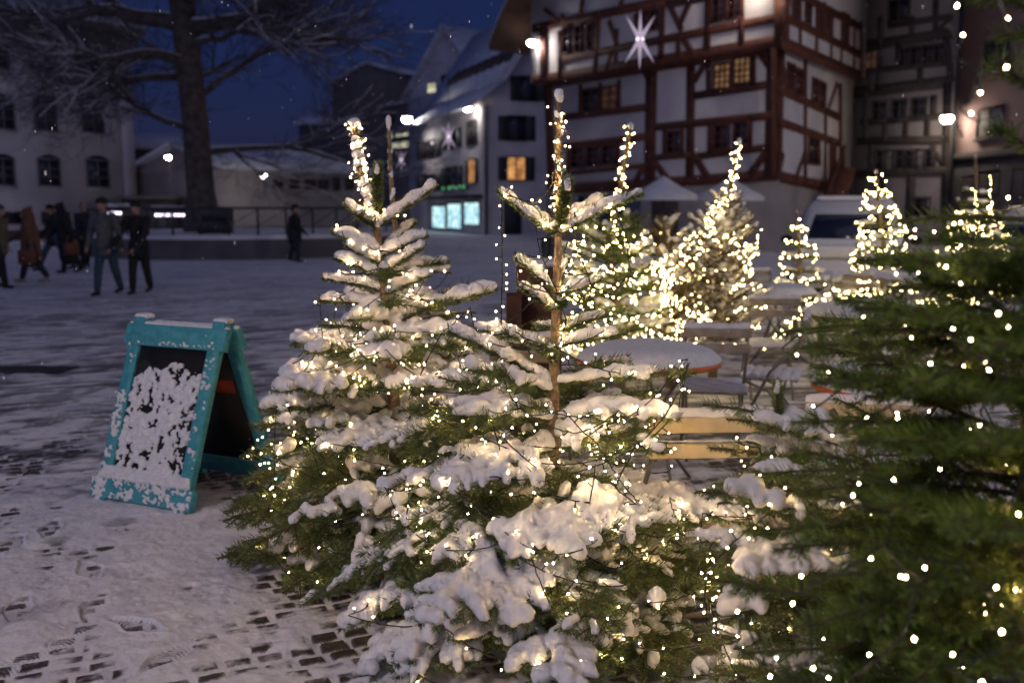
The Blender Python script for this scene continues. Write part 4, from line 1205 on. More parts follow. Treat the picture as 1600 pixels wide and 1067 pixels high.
def chair(label, wood='wood_pale'):
    """Folding slatted chair, front towards -Y."""
    R = thing('folding_chair', label, 'chair', (0,0,0), 'folding slatted chairs around the snowy tables')
    mb = MB()
    for z0, z1, y in ((.715,.770,.215),(.815,.875,.235)):
        mb.hexa([(x, y+dy, z) for x in (-.215,.215) for dy in (-.011,.011) for z in (z0,z1)])
    o = mb.build('backrest', M[wood], R); b = o.modifiers.new('round', 'BEVEL'); b.width = .006; b.segments = 2
    mb = MB()
    for k in range(6):
        y = -.20+k*.068
        mb.box(-.205,.205,y,y+.054,.440,.456)
    o = mb.build('seat', M[wood], R); b = o.modifiers.new('round', 'BEVEL'); b.width = .003; b.segments = 1
    for e in (-1,1):
        mb = MB(); mb.tube([(e*.195,-.24,0),(e*.195,.0,.50),(e*.195,.19,.70),(e*.195,.212,.90)], .010, 7); mb.build('leg', M['steel'], R)
        mb = MB(); mb.tube([(e*.175,.26,0),(e*.175,.0,.36),(e*.175,-.19,.437)], .010, 7); mb.build('leg', M['steel'], R)
    mb = MB(); mb.tube([(-.17,.2,.10),(.17,.2,.10)], .008, 6); mb.tube([(-.19,-.19,.11),(.19,-.19,.11)], .008, 6); mb.tube([(-.19,-.19,.43),(.19,-.19,.43)], .008, 6); mb.build('crossbar', M['steel'], R)
    s = MB(); rg = random.Random(3)
    for k in range(6):
        y = -.173+k*.068
        s.tube([(x, y, .464+.003*math.sin(x*31+k*3)) for x in np.linspace(-.20,.20,12)], [.030+.005*math.sin(i*1.7+k*2) for i in range(12)], 10, sz=.8)
    s2 = MB(); s2.tube([(x, .226, .884+.003*math.sin(x*25)) for x in np.linspace(-.21,.21,14)], [.019+.003*math.sin(i*1.3) for i in range(14)], 10, sz=1.3)
    s2.tube([(x, .206, .777) for x in np.linspace(-.20,.20,12)], [.007+.002*math.sin(i*2) for i in range(12)], 8)
    remesh(s.build('snow_cover', M['snow'], R), .007, 3)
    remesh(s2.build('back_snow', M['snow'], R), .007, 3)
    return R
def pf(u, Y, z=.022): return (XU(u, Y), Y, z)
table(pf(1018, 5.75), .42, 'nearest round table with orange edge, behind the front fir')
table(pf(1216, 10.4), .42, 'small round table in the middle distance before the pale van', edge='wood_grey')
table(pf(1368, 8.3), .56, 'wide round table with snow, behind the green branches', edge='rust')
table(pf(1418, 4.9), .42, 'round table with orange edge half hidden by green branches at right')
table(pf(1420, 12.6), .50, 'farthest round table at the foot of the lit firs', edge='wood_grey')
c0 = chair('pale yellow wooden chair with a snowy seat, nearest, right of the front trunk')
def pc(c, u, Y, rot): c.location = (XU(u, Y), Y, .022); c.rotation_euler = (0,0,rad(rot)); return c
pc(c0, 1088, 3.80, 184)
for ch_ in c0.children:
    pass
cg = chair('grey folding chair with two snowy back slats before the yellow lit bush', wood='wood_grey')
pc(cg, 1122, 6.5, 172)
for (u, Y, rot, lab) in ((1208, 8.6, 176, 'grey folding chair in front of the small round table'),
                         (1192, 12.0, 5, 'grey folding chair beyond the small round table'),
                         (1328, 10.6, 60, 'grey folding chair beside the farthest table, turned sideways'),
                         (1345, 11.6, 150, 'grey folding chair tilted behind the sideways one'),
                         (1470, 9.8, 8, 'grey folding chair behind the wide round table'),
                         (833, 6.1, 165, 'snowy grey chair back left of the front trunk, before the brown box'),
                         (1215, 7.0, 250, 'grey folding chair with thick snow on its seat near the wide table'),
                         (1560, 7.6, 200, 'grey folding chair behind the big green fir')):
    pc(dup(cg, label=lab), u, Y, rot)
pc(dup(c0, label='pale yellow wooden chair beside the orange table at right'), 1345, 4.05, 170)

# brown box heater
x0, x1 = XU(808, 6.9), XU(866, 6.9)
R = thing('planter_box', 'tall brown box with a snow cap behind the front trunk', 'planter', ((x0+x1)/2, 6.9, 0))
mb = MB(); mb.box(x0, x1+.06, 6.9, 7.35, .02, P(830, 418, 6.9)[2]); o = mb.build('box', M['rust'], R); b = o.modifiers.new('r','BEVEL'); b.width=.015
mb = MB(); mb.box(x0+.01, x1+.05, 6.91, 7.34, P(830, 418, 6.9)[2]+.002, P(830, 408, 6.9)[2]); o = mb.build('snow_cover', M['snow'], R); b = o.modifiers.new('r','BEVEL'); b.width=.025; b.segments=3
mb = MB(); mb.box(XU(791, 6.6), XU(815, 6.6), 6.55, 6.85, .02, P(800, 462, 6.6)[2])
o = mb.build('wooden_crate', M['rust']); tag(o, 'lower brown wooden crate leaning left of the tall brown box', 'crate')
for u in (851, 862):
    mb = MB(); mb.tube([(XU(u,14),14,0),(XU(u,14),14,P(u,372,14)[2])], .05, 10); mb.tube([(XU(u,14),14,P(u,372,14)[2]-.12),(XU(u,14),14,P(u,372,14)[2]-.08)], .06, 10)
    tag(mb.build('bollard', M['dark_metal']), 'slim dark bollard beyond the front fir, %s one of the close pair' % ('left' if u == 851 else 'right'), 'bollard', 'slim bollards on the square')
# red stair rail at the side of the timbered house
R = thing('stair', 'steep red wooden stair against the side of the timbered house', 'stair', TS.pt(4.5, 0, 1.0))
mb = MB(); a, b = TS.pt(2.2, 0.1, .8), TS.pt(6.2, 3.2, .8); mb.bar(a, b, .9, .3); mb.build('flight', M['timber_red'], R)
mb = MB(); mb.bar(a+[0,0,1.0], b+[0,0,1.0], .1, .12); mb.build('handrail', M['timber_red'], R)
for t_ in (0.03,.5,.97):
    mb = MB(); p = a+(b-a)*t_; mb.box(p[0]-.05,p[0]+.05,p[1]-.05,p[1]+.05,p[2]+.16,p[2]+.93); mb.build('post', M['timber_red'], R)

# ================================================================== the teal A-board
def a_board():
    R = thing('sandwich_board', 'teal wooden A-frame chalkboard plastered with snow on the square', 'sandwich board', (0,0,0))
    W2, Hh, D2 = .345, 1.04, .40
    def pan(sign):
        # returns transform: (x, s along height 0..1.., d outward) -> local
        ft = np.array([0, -D2*sign, 0.0]); tp = np.array([0, -.035*sign, Hh])
        L = np.linalg.norm(tp-ft); ax = (tp-ft)/L; n = np.array([0, -ax[2]*sign, ax[1]*sign]); n = n/np.linalg.norm(n)
        if n[1]*sign > 0: n = -n
        return lambda x, s, d: ft+np.array([x,0,0])+ax*s*L+n*d, L, n, ax
    for sign, nm in ((1, 'front_panel'), (-1, 'back_panel')):
        T, L, n, ax = pan(sign)
        def bx(mb, x0, x1, s0, s1, d0, d1, m=0): return mb.hexa([T(x,s,d) for x in (x0,x1) for d in (d0,d1) for s in (s0,s1)], m)
        R2_ = MB()
        bx(R2_, -W2, -W2+.085, .0, 1.045, -.022, .022); bx(R2_, W2-.085, W2, .0, 1.045, -.022, .022)
        fr = R2_.build('frame' if sign > 0 else 'rear_frame', M['teal'], R); b = fr.modifiers.new('r','BEVEL'); b.width=.004; b.segments=2
        for s0_, s1_ in ((.885,1.005),(.045,.155)):
            mb = MB(); bx(mb, -W2-.035, W2+.035, s0_, s1_, -.018, .029)
            r = mb.build('rail', M['teal'], fr); b = r.modifiers.new('r','BEVEL'); b.width=.004; b.segments=2
        mb = MB(); bx(mb, -W2+.087, W2-.087, .157, .883, -.008, .004); p = mb.build('board', M['chalkboard'], fr)
        if sign < 0:
            mb = MB(); bx(mb, -.20, .22, .60, .68, -.0125, -.009); mb.build('red_lettering', M['red_mark'], p)
        if sign > 0:
            rg = random.Random(12)
            s = MB()
            # clotted snow on the chalkboard below the top strip
            for k in range(4600):
                x = rg.uniform(-W2+.095, W2-.095); t = rg.uniform(.19, .80)
                edge = .76+.035*math.sin(x*9+1)+.02*math.sin(x*31)
                if t > edge: continue
                cl = float(fbm(np.array([x*42]), np.array([t*30.]), 3, 5)[0])
                if cl < .42 and rg.random() < .95: continue
                if t < .23 and rg.random() < .5: continue
                r_ = rg.uniform(.0035, .0095)*(.75+.8*(cl-.38)/.3)
                c = T(x, t, .004+abs(r_)*.5+.010*max(0,cl-.45)); r_ = abs(r_)+.002
                s.ell(c, (r_*rg.uniform(.9,1.35), r_*.8, r_*rg.uniform(.7,1.0)), sub=1)
            # ledge of snow on the lower rail and along the rails
            for k in range(60):
                x = -W2+.03+(2*W2-.06)*k/59
                for q in range(3):
                    tt = .166+q*.020+rg.uniform(-.006,.006); d = .030-q*.010
                    s.ell(T(x+rg.uniform(-.006,.006), tt, d), (.021,.021,.016), sub=1)
            for k in range(700):
                side = rg.choice((-1,1)); t = rg.uniform(.03,.93)
                if rg.random() < (.75 if t > .72 else .0): continue
                x = side*(W2-.0425)+rg.uniform(-.036,.036)
                if float(fbm(np.array([x*20+7]), np.array([t*17.]), 2, 9)[0]) < .48: continue
                r_ = rg.uniform(.004,.012); s.ell(T(x, t, .022+r_*.3), (r_*1.15, r_*.7, r_), sub=1)
            for k in range(520):
                x = rg.uniform(-W2-.03, W2+.03); t = rg.uniform(.05,.15)
                if float(fbm(np.array([x*16+3]), np.array([t*30.]), 2, 19)[0]) < .44: continue
                r_ = rg.uniform(.004,.011); s.ell(T(x, t, .030+r_*.3), (r_*1.2, r_*.7, r_), sub=1)
            for k in range(70):
                x = rg.uniform(-W2+.02, W2+.02); t = .893+abs(rg.gauss(0,.012)); r_ = rg.uniform(.004,.011)
                if rg.random() < .4: s.ell(T(x, t, .032), (r_*1.3, r_*.6, r_), sub=1)
            so = s.build('snow_cover', M['snow'], fr); lumpy(remesh(so, .0042, 1), (.010, .006))
        # caps of snow on top
        s = MB(); rg = random.Random(4+sign)
        for x in np.linspace(-W2+.10, W2-.10, 40):
            s.ell(T(x, 1.012, .005), (.018,.022,.013+.004*rg.random()), sub=1)
        for e in (-1,1):
            for x in np.linspace(-.04,.04,7):
                s.ell(T(e*(W2-.0425)+x, 1.052, 0), (.014,.024,.016+.006*(1-abs(x)/.05)), sub=1)
            s.ell(T(e*(W2+.017), 1.010, .006), (.018,.020,.013), sub=1)
        so = s.build('top_snow', M['snow'], fr); remesh(so, .006, 2)
    mb = MB(); mb.tube([(-W2+.1,-.25,.42),(-W2+.1,.25,.42)], .005, 6); mb.build('chain', M['steel'], R)
    return R
AB = a_board()
fl, frr = GD(158, 783), GD(322, 812)
mid_ = (fl+frr)/2; d_ = frr-fl
ang = math.atan2(d_[1], d_[0])
nrm = np.array([-math.sin(ang), math.cos(ang)])
AB.scale = (.97,.97,.935)
AB.location = (mid_[0]+nrm[0]*.30, mid_[1]+nrm[1]*.30, .012); AB.rotation_euler = (0,0,ang)

# ================================================================== firs
def unit(v): return v/(np.linalg.norm(v)+1e-12)
class Fir:
    def __init__(s, seed, needle_L=.026, needle_w=.0026, dens=430, twigR=1.0):
        s.rg = random.Random(seed); s.nr = np.random.RandomState(seed)
        s.nl, s.nw, s.dens = needle_L, needle_w, dens
        s.NV, s.wood, s.snow, s.cand = [], MB(), MB(), []
        s.snow_k = 1.0; s.snow_fn = None; s.bk = 1.0; s.ph = 0.0; s.dt = 0.0; s.thr = .44; s.twk = 1.0; s.seed = seed
    def needles(s, pts, k=1.0, up=0.25, allround=False):
        pts = np.asarray(pts); seg = np.linalg.norm(np.diff(pts, axis=0), axis=1); L = seg.sum()
        n = int(L*s.dens*k)
        if n < 2: return
        cum = np.concatenate([[0], np.cumsum(seg)])
        t = s.nr.uniform(0, L, n)
        base = np.stack([np.interp(t, cum, pts[:,i]) for i in range(3)], -1)
        idx = np.clip(np.searchsorted(cum, t)-1, 0, len(seg)-1)
        T = np.diff(pts, axis=0)[idx]; T /= np.linalg.norm(T, axis=1)[:,None]+1e-12
        upv = np.array([0,0,1.]) if not allround else np.array([0.3,1.,0.1])
        X = np.cross(T, upv); X /= np.linalg.norm(X, axis=1)[:,None]+1e-9
        Z = np.cross(X, T)
        if allround: ph = s.nr.uniform(0, 2*math.pi, n)
        else:
            side = s.nr.choice([-1,1], n)
            ph = np.where(s.nr.rand(n) < .38, s.nr.uniform(-1.3, 1.5, n), s.nr.normal(-.38, .48, n)); ph = np.where(side < 0, math.pi-ph, ph)
        R = X*np.cos(ph)[:,None]+Z*np.sin(ph)[:,None]
        fwd = s.nr.uniform(.45, .95, n)[:,None]
        D = T*fwd+R; D /= np.linalg.norm(D, axis=1)[:,None]
        ln = (s.nl*s.nr.uniform(.7,1.15,n)*np.clip((L-t)/(L*.12+.01)*.25+.75, .6, 1))[:,None]
        ln = ln*(1+.9*np.clip(np.sin(ph), 0, 1))[:,None]
        W = np.cross(D, s.nr.normal(0,1,(n,3))); W /= np.linalg.norm(W, axis=1)[:,None]+1e-9
        W = W*s.nw/2
        tip = base+D*ln
        md = base+D*ln*.45
        s.NV.append(np.stack([base, md+W, tip, md-W], 1).reshape(-1,3))
    def twig(s, p, d, L, r, level, plane_up=None, snowR=.02):
        n = max(3, int(L/.03)+1)
        ts = np.linspace(0, 1, n)
        sag = -.10*L if level > 0 else 0
        bend = np.array([s.rg.gauss(0,.06), s.rg.gauss(0,.06), 0])*L
        pts = p+np.outer(ts, d*L)+np.outer(ts**2, bend)+np.outer(ts**2, [0,0,sag])
        s.finish(pts, r, level, snowR)
        return pts
    def finish(s, pts, r, level, snowR, full=False):
        k = len(pts)
        if full: s.needles(pts, 2.2)
        s.wood.tube(pts, np.linspace(r, r*.45, k), 5 if level == 0 else 4, cap=False)
        s.needles(pts, 1.1 if level > 0 else 1.3)
        s.cand.append(pts[::2]+np.array([0,0,snowR*.9]))
        s.snow_on(pts, snowR, full=full)
    def snow_on(s, pts, R0, off=.86, lo=.40, full=False):
        if s.snow_k <= 0 or R0 <= 0: return
        seg = pts[-1]-pts[0]
        if abs(seg[2])/(np.linalg.norm(seg)+1e-9) > .80: return
        k = len(pts)
        m = max(k, int(np.linalg.norm(seg)/.016)+2)
        tt = np.linspace(0, 1, m); q = np.stack([np.interp(tt, np.linspace(0,1,k), pts[:,i]) for i in range(3)], -1)
        nz = fbm(q[:,0]*5.5+s.seed+s.ph, q[:,1]*5.5+q[:,2]*4+s.ph*.7, 3, s.seed+5)
        if full: am = np.clip(.85+.5*(nz-.5), .6, 1.2)
        else: am = s.snow_k*s.bk*np.clip((nz-s.thr-s.dt)/.16, 0, 1.25)**.5
        if s.snow_fn is not None: am = am*s.snow_fn(q)
        rr = R0*am*(.80+.20*np.sin(math.pi*np.clip(tt*1.02, 0, 1)))
        rr = rr*(1+.16*np.sin(tt*m*.9+s.rg.uniform(0,6)))
        ok = rr > R0*lo
        i = 0
        while i < m:
            if ok[i]:
                j = i
                while j+1 < m and ok[j+1]: j += 1
                if j-i >= 5:
                    a = q[i:j+1]+np.outer(rr[i:j+1]*off, [0,0,1])
                    s.snow.tube(a, rr[i:j+1]*np.clip(np.minimum(np.arange(j-i+1)+.55, (j-i)-np.arange(j-i+1)+.75)/1.6, .3, 1), 9, sx=1.0, sz=1.10)
                i = j+1
            else: i += 1
    def bough(s, p0, tip, r=.008, lift=.05, fan=1.0, snowR=.026, side_from=.20, up=None, spread=52):
        p0, tip = np.asarray(p0, float), np.asarray(tip, float)
        d = tip-p0; L = np.linalg.norm(d)
        ctrl = (p0+tip)/2+np.array([s.rg.gauss(0,.02), s.rg.gauss(0,.02), lift*L])
        n = max(5, int(L/.035))
        t = np.linspace(0,1,n)[:,None]
        pts = (1-t)**2*p0+2*t*(1-t)*ctrl+t*t*tip
        s.bk = s.rg.choice((.75, .95, 1.1, 1.15)); s.ph = s.rg.uniform(0, 9); s.dt = s.rg.choice((-.06, -.01, .04, .10))
        s.finish(pts, r, 0, snowR, full=fan < .5)
        if fan <= 0: return pts
        gap = .070
        m = max(2, int(L*(1-side_from)/gap))
        for k in range(m):
            tt = side_from+(0.97-side_from)*(k+s.rg.uniform(0,.5))/m
            i = min(n-2, int(tt*(n-1))); f = tt*(n-1)-i
            p = pts[i]*(1-f)+pts[i+1]*f
            T = unit(pts[min(n-1,i+1)]-pts[i])
            side0 = unit(np.cross(T, [0,0,1.]))
            for sg in (-1, 1):
                if s.rg.random() < .08: continue
                l = (min(.30, .52*L*(1-tt))+.045)*s.rg.uniform(.78,1.15)*fan
                a = rad(spread+s.rg.uniform(-8,8))
                dd = unit(T*math.cos(a)+side0*sg*math.sin(a)+np.array([0,0,s.rg.uniform(-.10,.12)]))
                tw = s.twig(p, dd, l, r*.5, 1, snowR=snowR*.80)
                if l > .11:
                    mm = int(l/.055)
                    for q in range(mm):
                        t2 = .3+.62*(q+.5)/mm
                        ii = min(len(tw)-2, int(t2*(len(tw)-1)))
                        for s2 in (-1,1):
                            if s.rg.random() < .25: continue
                            l2 = (.42*l*(1-t2)+.03)*s.rg.uniform(.8,1.15)
                            T2 = unit(tw[ii+1]-tw[ii]); sd2 = unit(np.cross(T2, [0,0,1.]))
                            a2 = rad(50)
                            s.twig(tw[ii], unit(T2*math.cos(a2)+sd2*s2*math.sin(a2)+np.array([0,0,s.rg.uniform(-.08,.1)])), l2, r*.3, 2, snowR=snowR*.66)
        return pts
    def upright(s, p, tip, r=.006, cap=True, k=6.5):
        p, tip = np.asarray(p,float), np.asarray(tip,float)
        t = np.linspace(0,1,8)[:,None]
        pts = p*(1-t)+tip*t
        s.wood.tube(pts, np.linspace(r, r*.5, 8), 6)
        s.needles(pts, k, allround=True)
        if cap:
            s.snow.ell(tip+[0,0,-.004], (.014,.014,.016), sub=2); s.snow.ell(tip+[0,0,-.022], (.013,.013,.016), sub=1)
        s.cand.append(pts[::2])
    def whorls(s, trunk, zs, Lf, nb=6, droop=.0, rmin=None, allow=None, **k):
        """rings of boughs: zs heights, Lf(z)->length"""
        for z in zs:
            n = nb+s.rg.choice((-1,0,1)); a0 = s.rg.uniform(0, 6.28)
            for q in range(n):
                a = a0+q*6.283/n+s.rg.uniform(-.22,.22)
                L = Lf(z)*s.rg.uniform(.82,1.12)
                zz = z+s.rg.uniform(-.03,.03)
                p = trunk(zz)
                el = s.rg.uniform(-.05,.20)-droop
                tip = p+np.array([math.cos(a)*math.cos(el)*L, math.sin(a)*math.cos(el)*L, math.sin(el)*L])
                if allow is not None and not allow(a, z, tip): continue
                if tip[2] < .05: tip[2] = .05+s.rg.random()*.06
                s.bough(p, tip, **k)
    def done(s, name, label, group, trunk_pts, trunk_r, voxel=.009, needle='needle', loc=None, trunk_needles=True, smooth=3):
        loc = tuple(trunk_pts[0]) if loc is None else loc
        R = thing(name, label, 'fir tree', loc, group)
        mb = MB(); mb.tube(trunk_pts, trunk_r, 12); mb.build('trunk', M['bark'], R, smooth=True)
        NV = np.concatenate(s.NV); n = len(NV)//4
        s.wood.add(NV, np.arange(n*4).reshape(-1,4), 1)
        s.wood.build('crown', [M['twig'], M[needle]], R)
        if s.snow.n:
            o = s.snow.build('snow_cover', M['snow'], R)
            remesh(o, voxel, smooth)
            lumpy(o, (.05, .016), (.012, .008)) if voxel < .01 else lumpy(o, (.06, .025))
        s.C = np.concatenate(s.cand)
        return R

# ------------------------------------------------------------------ strings of little lamps
def light_string(pts, label, spacing=.07, r=.0024, cr=.0023, m='bulb', seed=1, parts=100, sag=.25, stub=.028, group='strings of warm fairy lights on the firs', doubled=False, cables=True):
    """pts: nodes the cable rests on; between them it sags."""
    rg = random.Random(seed); pts = np.asarray(pts, float)
    path = []
    for a, b in zip(pts[:-1], pts[1:]):
        L = np.linalg.norm(b-a); k = max(2, int(L/.02))
        for t in np.arange(k)/k:
            path.append(a*(1-t)+b*t-np.array([0,0,1])*sag*L*t*(1-t)+np.array([rg.gauss(0,.0012) for _ in range(3)]))
    path.append(pts[-1]); path = np.array(path)
    R = thing('light_string', label, 'fairy lights', tuple(pts[0]), group)
    cb = MB()
    cb.tube(path, cr, 5, cap=False)
    seg = np.concatenate([[0], np.cumsum(np.linalg.norm(np.diff(path, axis=0), axis=1))])
    B = []
    s = spacing*.5
    while s < seg[-1]:
        p = np.array([np.interp(s, seg, path[:,i]) for i in range(3)])
        d = np.array([rg.gauss(0,1), rg.gauss(0,1), rg.gauss(.1,.8)]); d = unit(d)
        e = p+d*stub
        cb.tube([p, e-d*r*.4], cr*.95, 4, cap=False)
        B.append(e+d*r*.6)
        s += spacing*rg.uniform(.75,1.25)
    if cables: cb.build('cable', M['cable'], R)
    B = np.array(B)
    order = np.argsort(np.linalg.norm(B-np.array([0,0,CH]), axis=1))
    v, f = ico(0 if r < .008 else 1)
    first = None
    for k in order[:parts]:
        if first is None:
            q = MB(); q.add(v*r*np.array([1,1,1.15]), f)
            first = q.build('bulb', M[m]); first.parent = R; first.location = B[k]-wl(R)
        else:
            c = first.copy(); COL.objects.link(c); c.parent = R; c.location = B[k]-wl(R); c.scale = (rg.uniform(.7,1.15),)*3
    rest = order[parts:]
    if len(rest):
        q = MB()
        for k in rest: q.add(v*r*rg.uniform(.7,1.15)*np.array([1,1,1.15])+B[k], f)
        o = q.build('bulb_rest', M[m], R); o['kind'] = 'stuff'
    return R
def wrap(F_, trunk, z0, z1, Lf, turns, nodes, seed, inner=.45, cz=None):
    """nodes of a string that spirals down a crown, snapping to boughs"""
    rg = random.Random(seed); C = F_.C; out = []
    for k in range(nodes):
        t = k/(nodes-1); z = z0+(z1-z0)*t
        a = 2*math.pi*turns*t+rg.uniform(-.25,.25)+seed
        R_ = Lf(z)*rg.uniform(inner, 1.0)
        c = trunk(z)+np.array([math.cos(a)*R_, math.sin(a)*R_, rg.uniform(-.03,.05)])
        i = np.argmin(((C-c)**2).sum(1))
        p = C[i] if np.linalg.norm(C[i]-c) < .14 else c
        out.append(p+np.array([rg.gauss(0,.006), rg.gauss(0,.006), rg.uniform(.0,.016)]))
    return out
def coil(a, b, r, turns, n=None, seed=0):
    rg = random.Random(seed); n = n or int(turns*9); a, b = np.asarray(a,float), np.asarray(b,float)
    ax = unit(b-a); x = unit(np.cross(ax, [0.3,1,0.1])); y = np.cross(ax, x)
    return [a+(b-a)*k/n+(x*math.cos(2*math.pi*turns*k/n)+y*math.sin(2*math.pi*turns*k/n))*r*rg.uniform(.8,1.35) for k in range(n+1)]
def interp_trunk(tp):
    tp = np.asarray(tp, float)
    return lambda z: np.array([np.interp(z, tp[:,2], tp[:,0]), np.interp(z, tp[:,2], tp[:,1]), z])
GFIR = 'snowy firs in front of the square'

# ------------------------------------------------------------------ fir A: the sharp one in front
DA = 3.60
tpA = np.array([[XU(866,DA), DA, .0], [XU(864,DA), DA, .5], P(864,760,DA), P(866,560,DA), P(872,400,DA), P(872,260,DA), P(873,147,DA)])
tA = interp_trunk(tpA)
A = Fir(11, dens=1000, needle_w=.0032, needle_L=.028)
top = P(873,147,DA)
def zA(v): return P(866, v, DA)[2]
w0 = tA(zA(366))
def tipA(u, v, dy): return P(u, v, DA+dy)
A.bough(w0, tipA(778,297,.04), r=.008, lift=.02, fan=0, snowR=.0215)
A.bough(w0, tipA(1003,303,-.06), r=.008, lift=.02, fan=0, snowR=.021)
A.bough(w0, tipA(942,312,.16), r=.007, lift=.02, fan=0, snowR=.020)
A.bough(w0, tipA(835,330,.20), r=.007, lift=.02, fan=0, snowR=.018)
A.upright(w0, tipA(887,282,-.12), r=.008)
A.needles(np.array([w0, w0+[0,0,.10]]), .8, allround=True)
for (v0, u, v, dy, f, R_) in ((455,806,403,.02,0,.026),(462,940,436,-.05,0,.026),(470,885,405,.14,0,.022),(486,814,448,-.09,0,.030),(480,872,470,-.16,0,.024),
        (512,835,510,.10,.4,.022),(520,945,492,.08,.3,.024),(540,968,524,-.06,.25,.028),(548,790,520,-.08,.3,.030),(560,742,512,.06,.4,.028),(565,858,545,-.22,.3,.026),
        (600,1085,583,-.10,.45,.031),(606,980,560,.20,.6,.028),(600,702,516,-.05,.35,.031),(612,728,575,-.22,.5,.031),(640,800,640,-.20,.5,.028),(620,905,590,.34,.6,.028),(612,790,566,.30,.6,.026),
        (652,1062,655,-.22,.5,.032),(655,1022,610,.28,.6,.030),(650,688,588,.22,.6,.030),(655,700,650,-.25,.5,.031),(680,960,690,-.20,.55,.030),(668,850,640,.42,.7,.028)):
    A.bough(tA(zA(v0)), tipA(u, v, dy), r=.007, lift=.06, fan=f*1.35, snowR=R_*.74, side_from=.30, spread=42)
LfA = lambda z: float(np.interp(z, [.1,.25,.45,.65,.85,1.0,1.6], [.80,.80,.76,.66,.56,.46,.1]))
def allowA(a, z, tip):
    return abs((math.degrees(a)+90+180) % 360-180) > 42 and abs((math.degrees(a)+180) % 360-180) > 24
A.snow_k = 1.0
A.snow_fn = None
A.whorls(tA, [.88,.74], LfA, nb=6, droop=.05, allow=allowA, fan=.95, snowR=.024, r=.009)
A.thr = .37
A.whorls(tA, [.60,.42,.24], LfA, nb=8, droop=.22, fan=1.0, snowR=.026, r=.010)
A.thr = .37
for (zz, u, v, dy, R_) in ((.62,505,932,.0,.028),(.50,470,945,.15,.026),(.58,560,905,-.15,.030),(.44,530,985,-.2,.028),(.52,655,905,-.42,.031),(.66,585,850,-.05,.030),(.70,590,770,.1,.030),(.74,560,700,.2,.028),
        (.50,700,960,-.55,.032),(.42,800,985,-.62,.032),(.36,620,1040,-.45,.030),(.40,905,1010,-.60,.032),(.60,800,880,-.50,.030),(.62,900,870,-.48,.030),(.58,1000,880,-.40,.034),(.50,1050,960,-.42,.036),(.46,985,1000,-.52,.034),
        (.60,1010,850,-.3,.031),(.70,960,810,-.3,.030),(.80,720,770,-.30,.030),(.78,640,760,-.1,.030),(.86,620,690,.0,.029),(.40,1110,930,-.25,.032),(.28,560,1060,-.3,.028),(.26,880,1075,-.6,.030),(.30,1060,1060,-.4,.032)):
    A.bough(tA(zz), P(u, v, DA+dy), r=.009, lift=.16, fan=.85, snowR=R_*.9)
A.needles(np.array([tA(zA(360)), tA(zA(150))]), .35, allround=True)
A.snow.ell(top+[0,0,.002], (.017,.017,.018), sub=2); A.snow.ell(top+[.004,0,-.02], (.016,.016,.014), sub=1)
for k in range(26):
    z = zA(360)+(top[2]-zA(360))*A.rg.random(); a = A.rg.uniform(0,6.28); c = tA(z)+[math.cos(a)*.014, math.sin(a)*.014, 0]
    A.snow.ell(c, (.008,.008,.013*A.rg.uniform(.6,1.5)), sub=1)
A.done('fir_tree', 'front fir in sharp focus with a tall thin leader and a four-armed snowy top', GFIR, tpA, [.034,.030,.024,.019,.013,.011,.008], voxel=.0058, smooth=2)

# ------------------------------------------------------------------ fir B: left one behind
DB = 4.5
tpB = np.array([[XU(614,DB), DB, 0], [XU(614,DB), DB, .5], P(613,590,DB), P(603,480,DB), P(588,352,DB), P(566,280,DB), P(553,192,DB)])
tB = interp_trunk(tpB)
B = Fir(23, dens=700, needle_w=.0036, needle_L=.030)
def zB_(v): return P(600, v, DB)[2]
w0 = tB(zB_(352))
for (u, v, dy, R_) in ((681,288,-.05,.034),(668,300,.16,.028),(540,318,.12,.026),(640,318,.25,.022),(560,335,-.18,.022)):
    B.bough(w0, P(u,v,DB+dy), r=.009, lift=.02, fan=0, snowR=R_*.8)
B.upright(w0, P(589,259,DB-.1), r=.010)
for (v0, u, v, dy, f, R_) in ((395,520,364,.0,0,.034),(400,668,368,-.05,0,.030),(395,650,345,.14,0,.026),(415,540,384,-.12,0,.034),(430,522,404,.02,.2,.032),(425,662,382,-.1,.2,.032),(440,600,420,-.25,.3,.030),(430,700,345+65,.3,.3,.028),
        (455,505,436,-.05,.3,.034),(460,670,430,-.1,.3,.034),(470,560,440,.25,.4,.028),(480,500,470,.08,.35,.034),(485,618,470,-.34,.45,.036),(490,690,470,.10,.4,.032),(500,545,500,-.28,.45,.036),
        (510,775,452,-.12,.6,.036),(505,740,445,.2,.6,.034),(520,498,508,-.05,.4,.034),(530,720,520,-.2,.5,.034),(540,600,530,-.42,.5,.036),(545,520,540,.3,.5,.030),(550,700,500,.35,.6,.030)):
    B.bough(tB(zB_(v0)), P(u, v, DB+dy), r=.008, lift=.06, fan=f*1.3, snowR=R_*.82, side_from=.3, spread=42)
LfB = lambda z: float(np.interp(z, [.1,.3,.5,.75,.95,1.1,1.6], [.74,.78,.76,.66,.56,.46,.1]))
B.snow_fn = lambda q: np.where((q[:,2] < .62)&(q[:,0] < -.70), np.where(fbm(q[:,0]*5, q[:,1]*5+q[:,2]*3, 2, 3) > .60, .9, .3), 1.0)
B.whorls(tB, [1.0,.86], LfB, nb=6, droop=.04, fan=.9, snowR=.031, r=.010)
B.whorls(tB, [.72,.56,.41,.28,.17], LfB, nb=8, droop=.20, fan=1.0, snowR=.030, r=.011)
for (v0, u, v, dy) in ((640,404,640,-.12),(700,376,712,.0),(760,350,800,-.05),(840,356,872,-.1),(610,420,620,.1),(600,440,600,-.25)):
    B.bough(tB(zB_(v0)), P(u, v, DB+dy), r=.010, lift=.14, fan=.9, snowR=.040)
B.snow_fn = None
topB = P(553,192,DB)
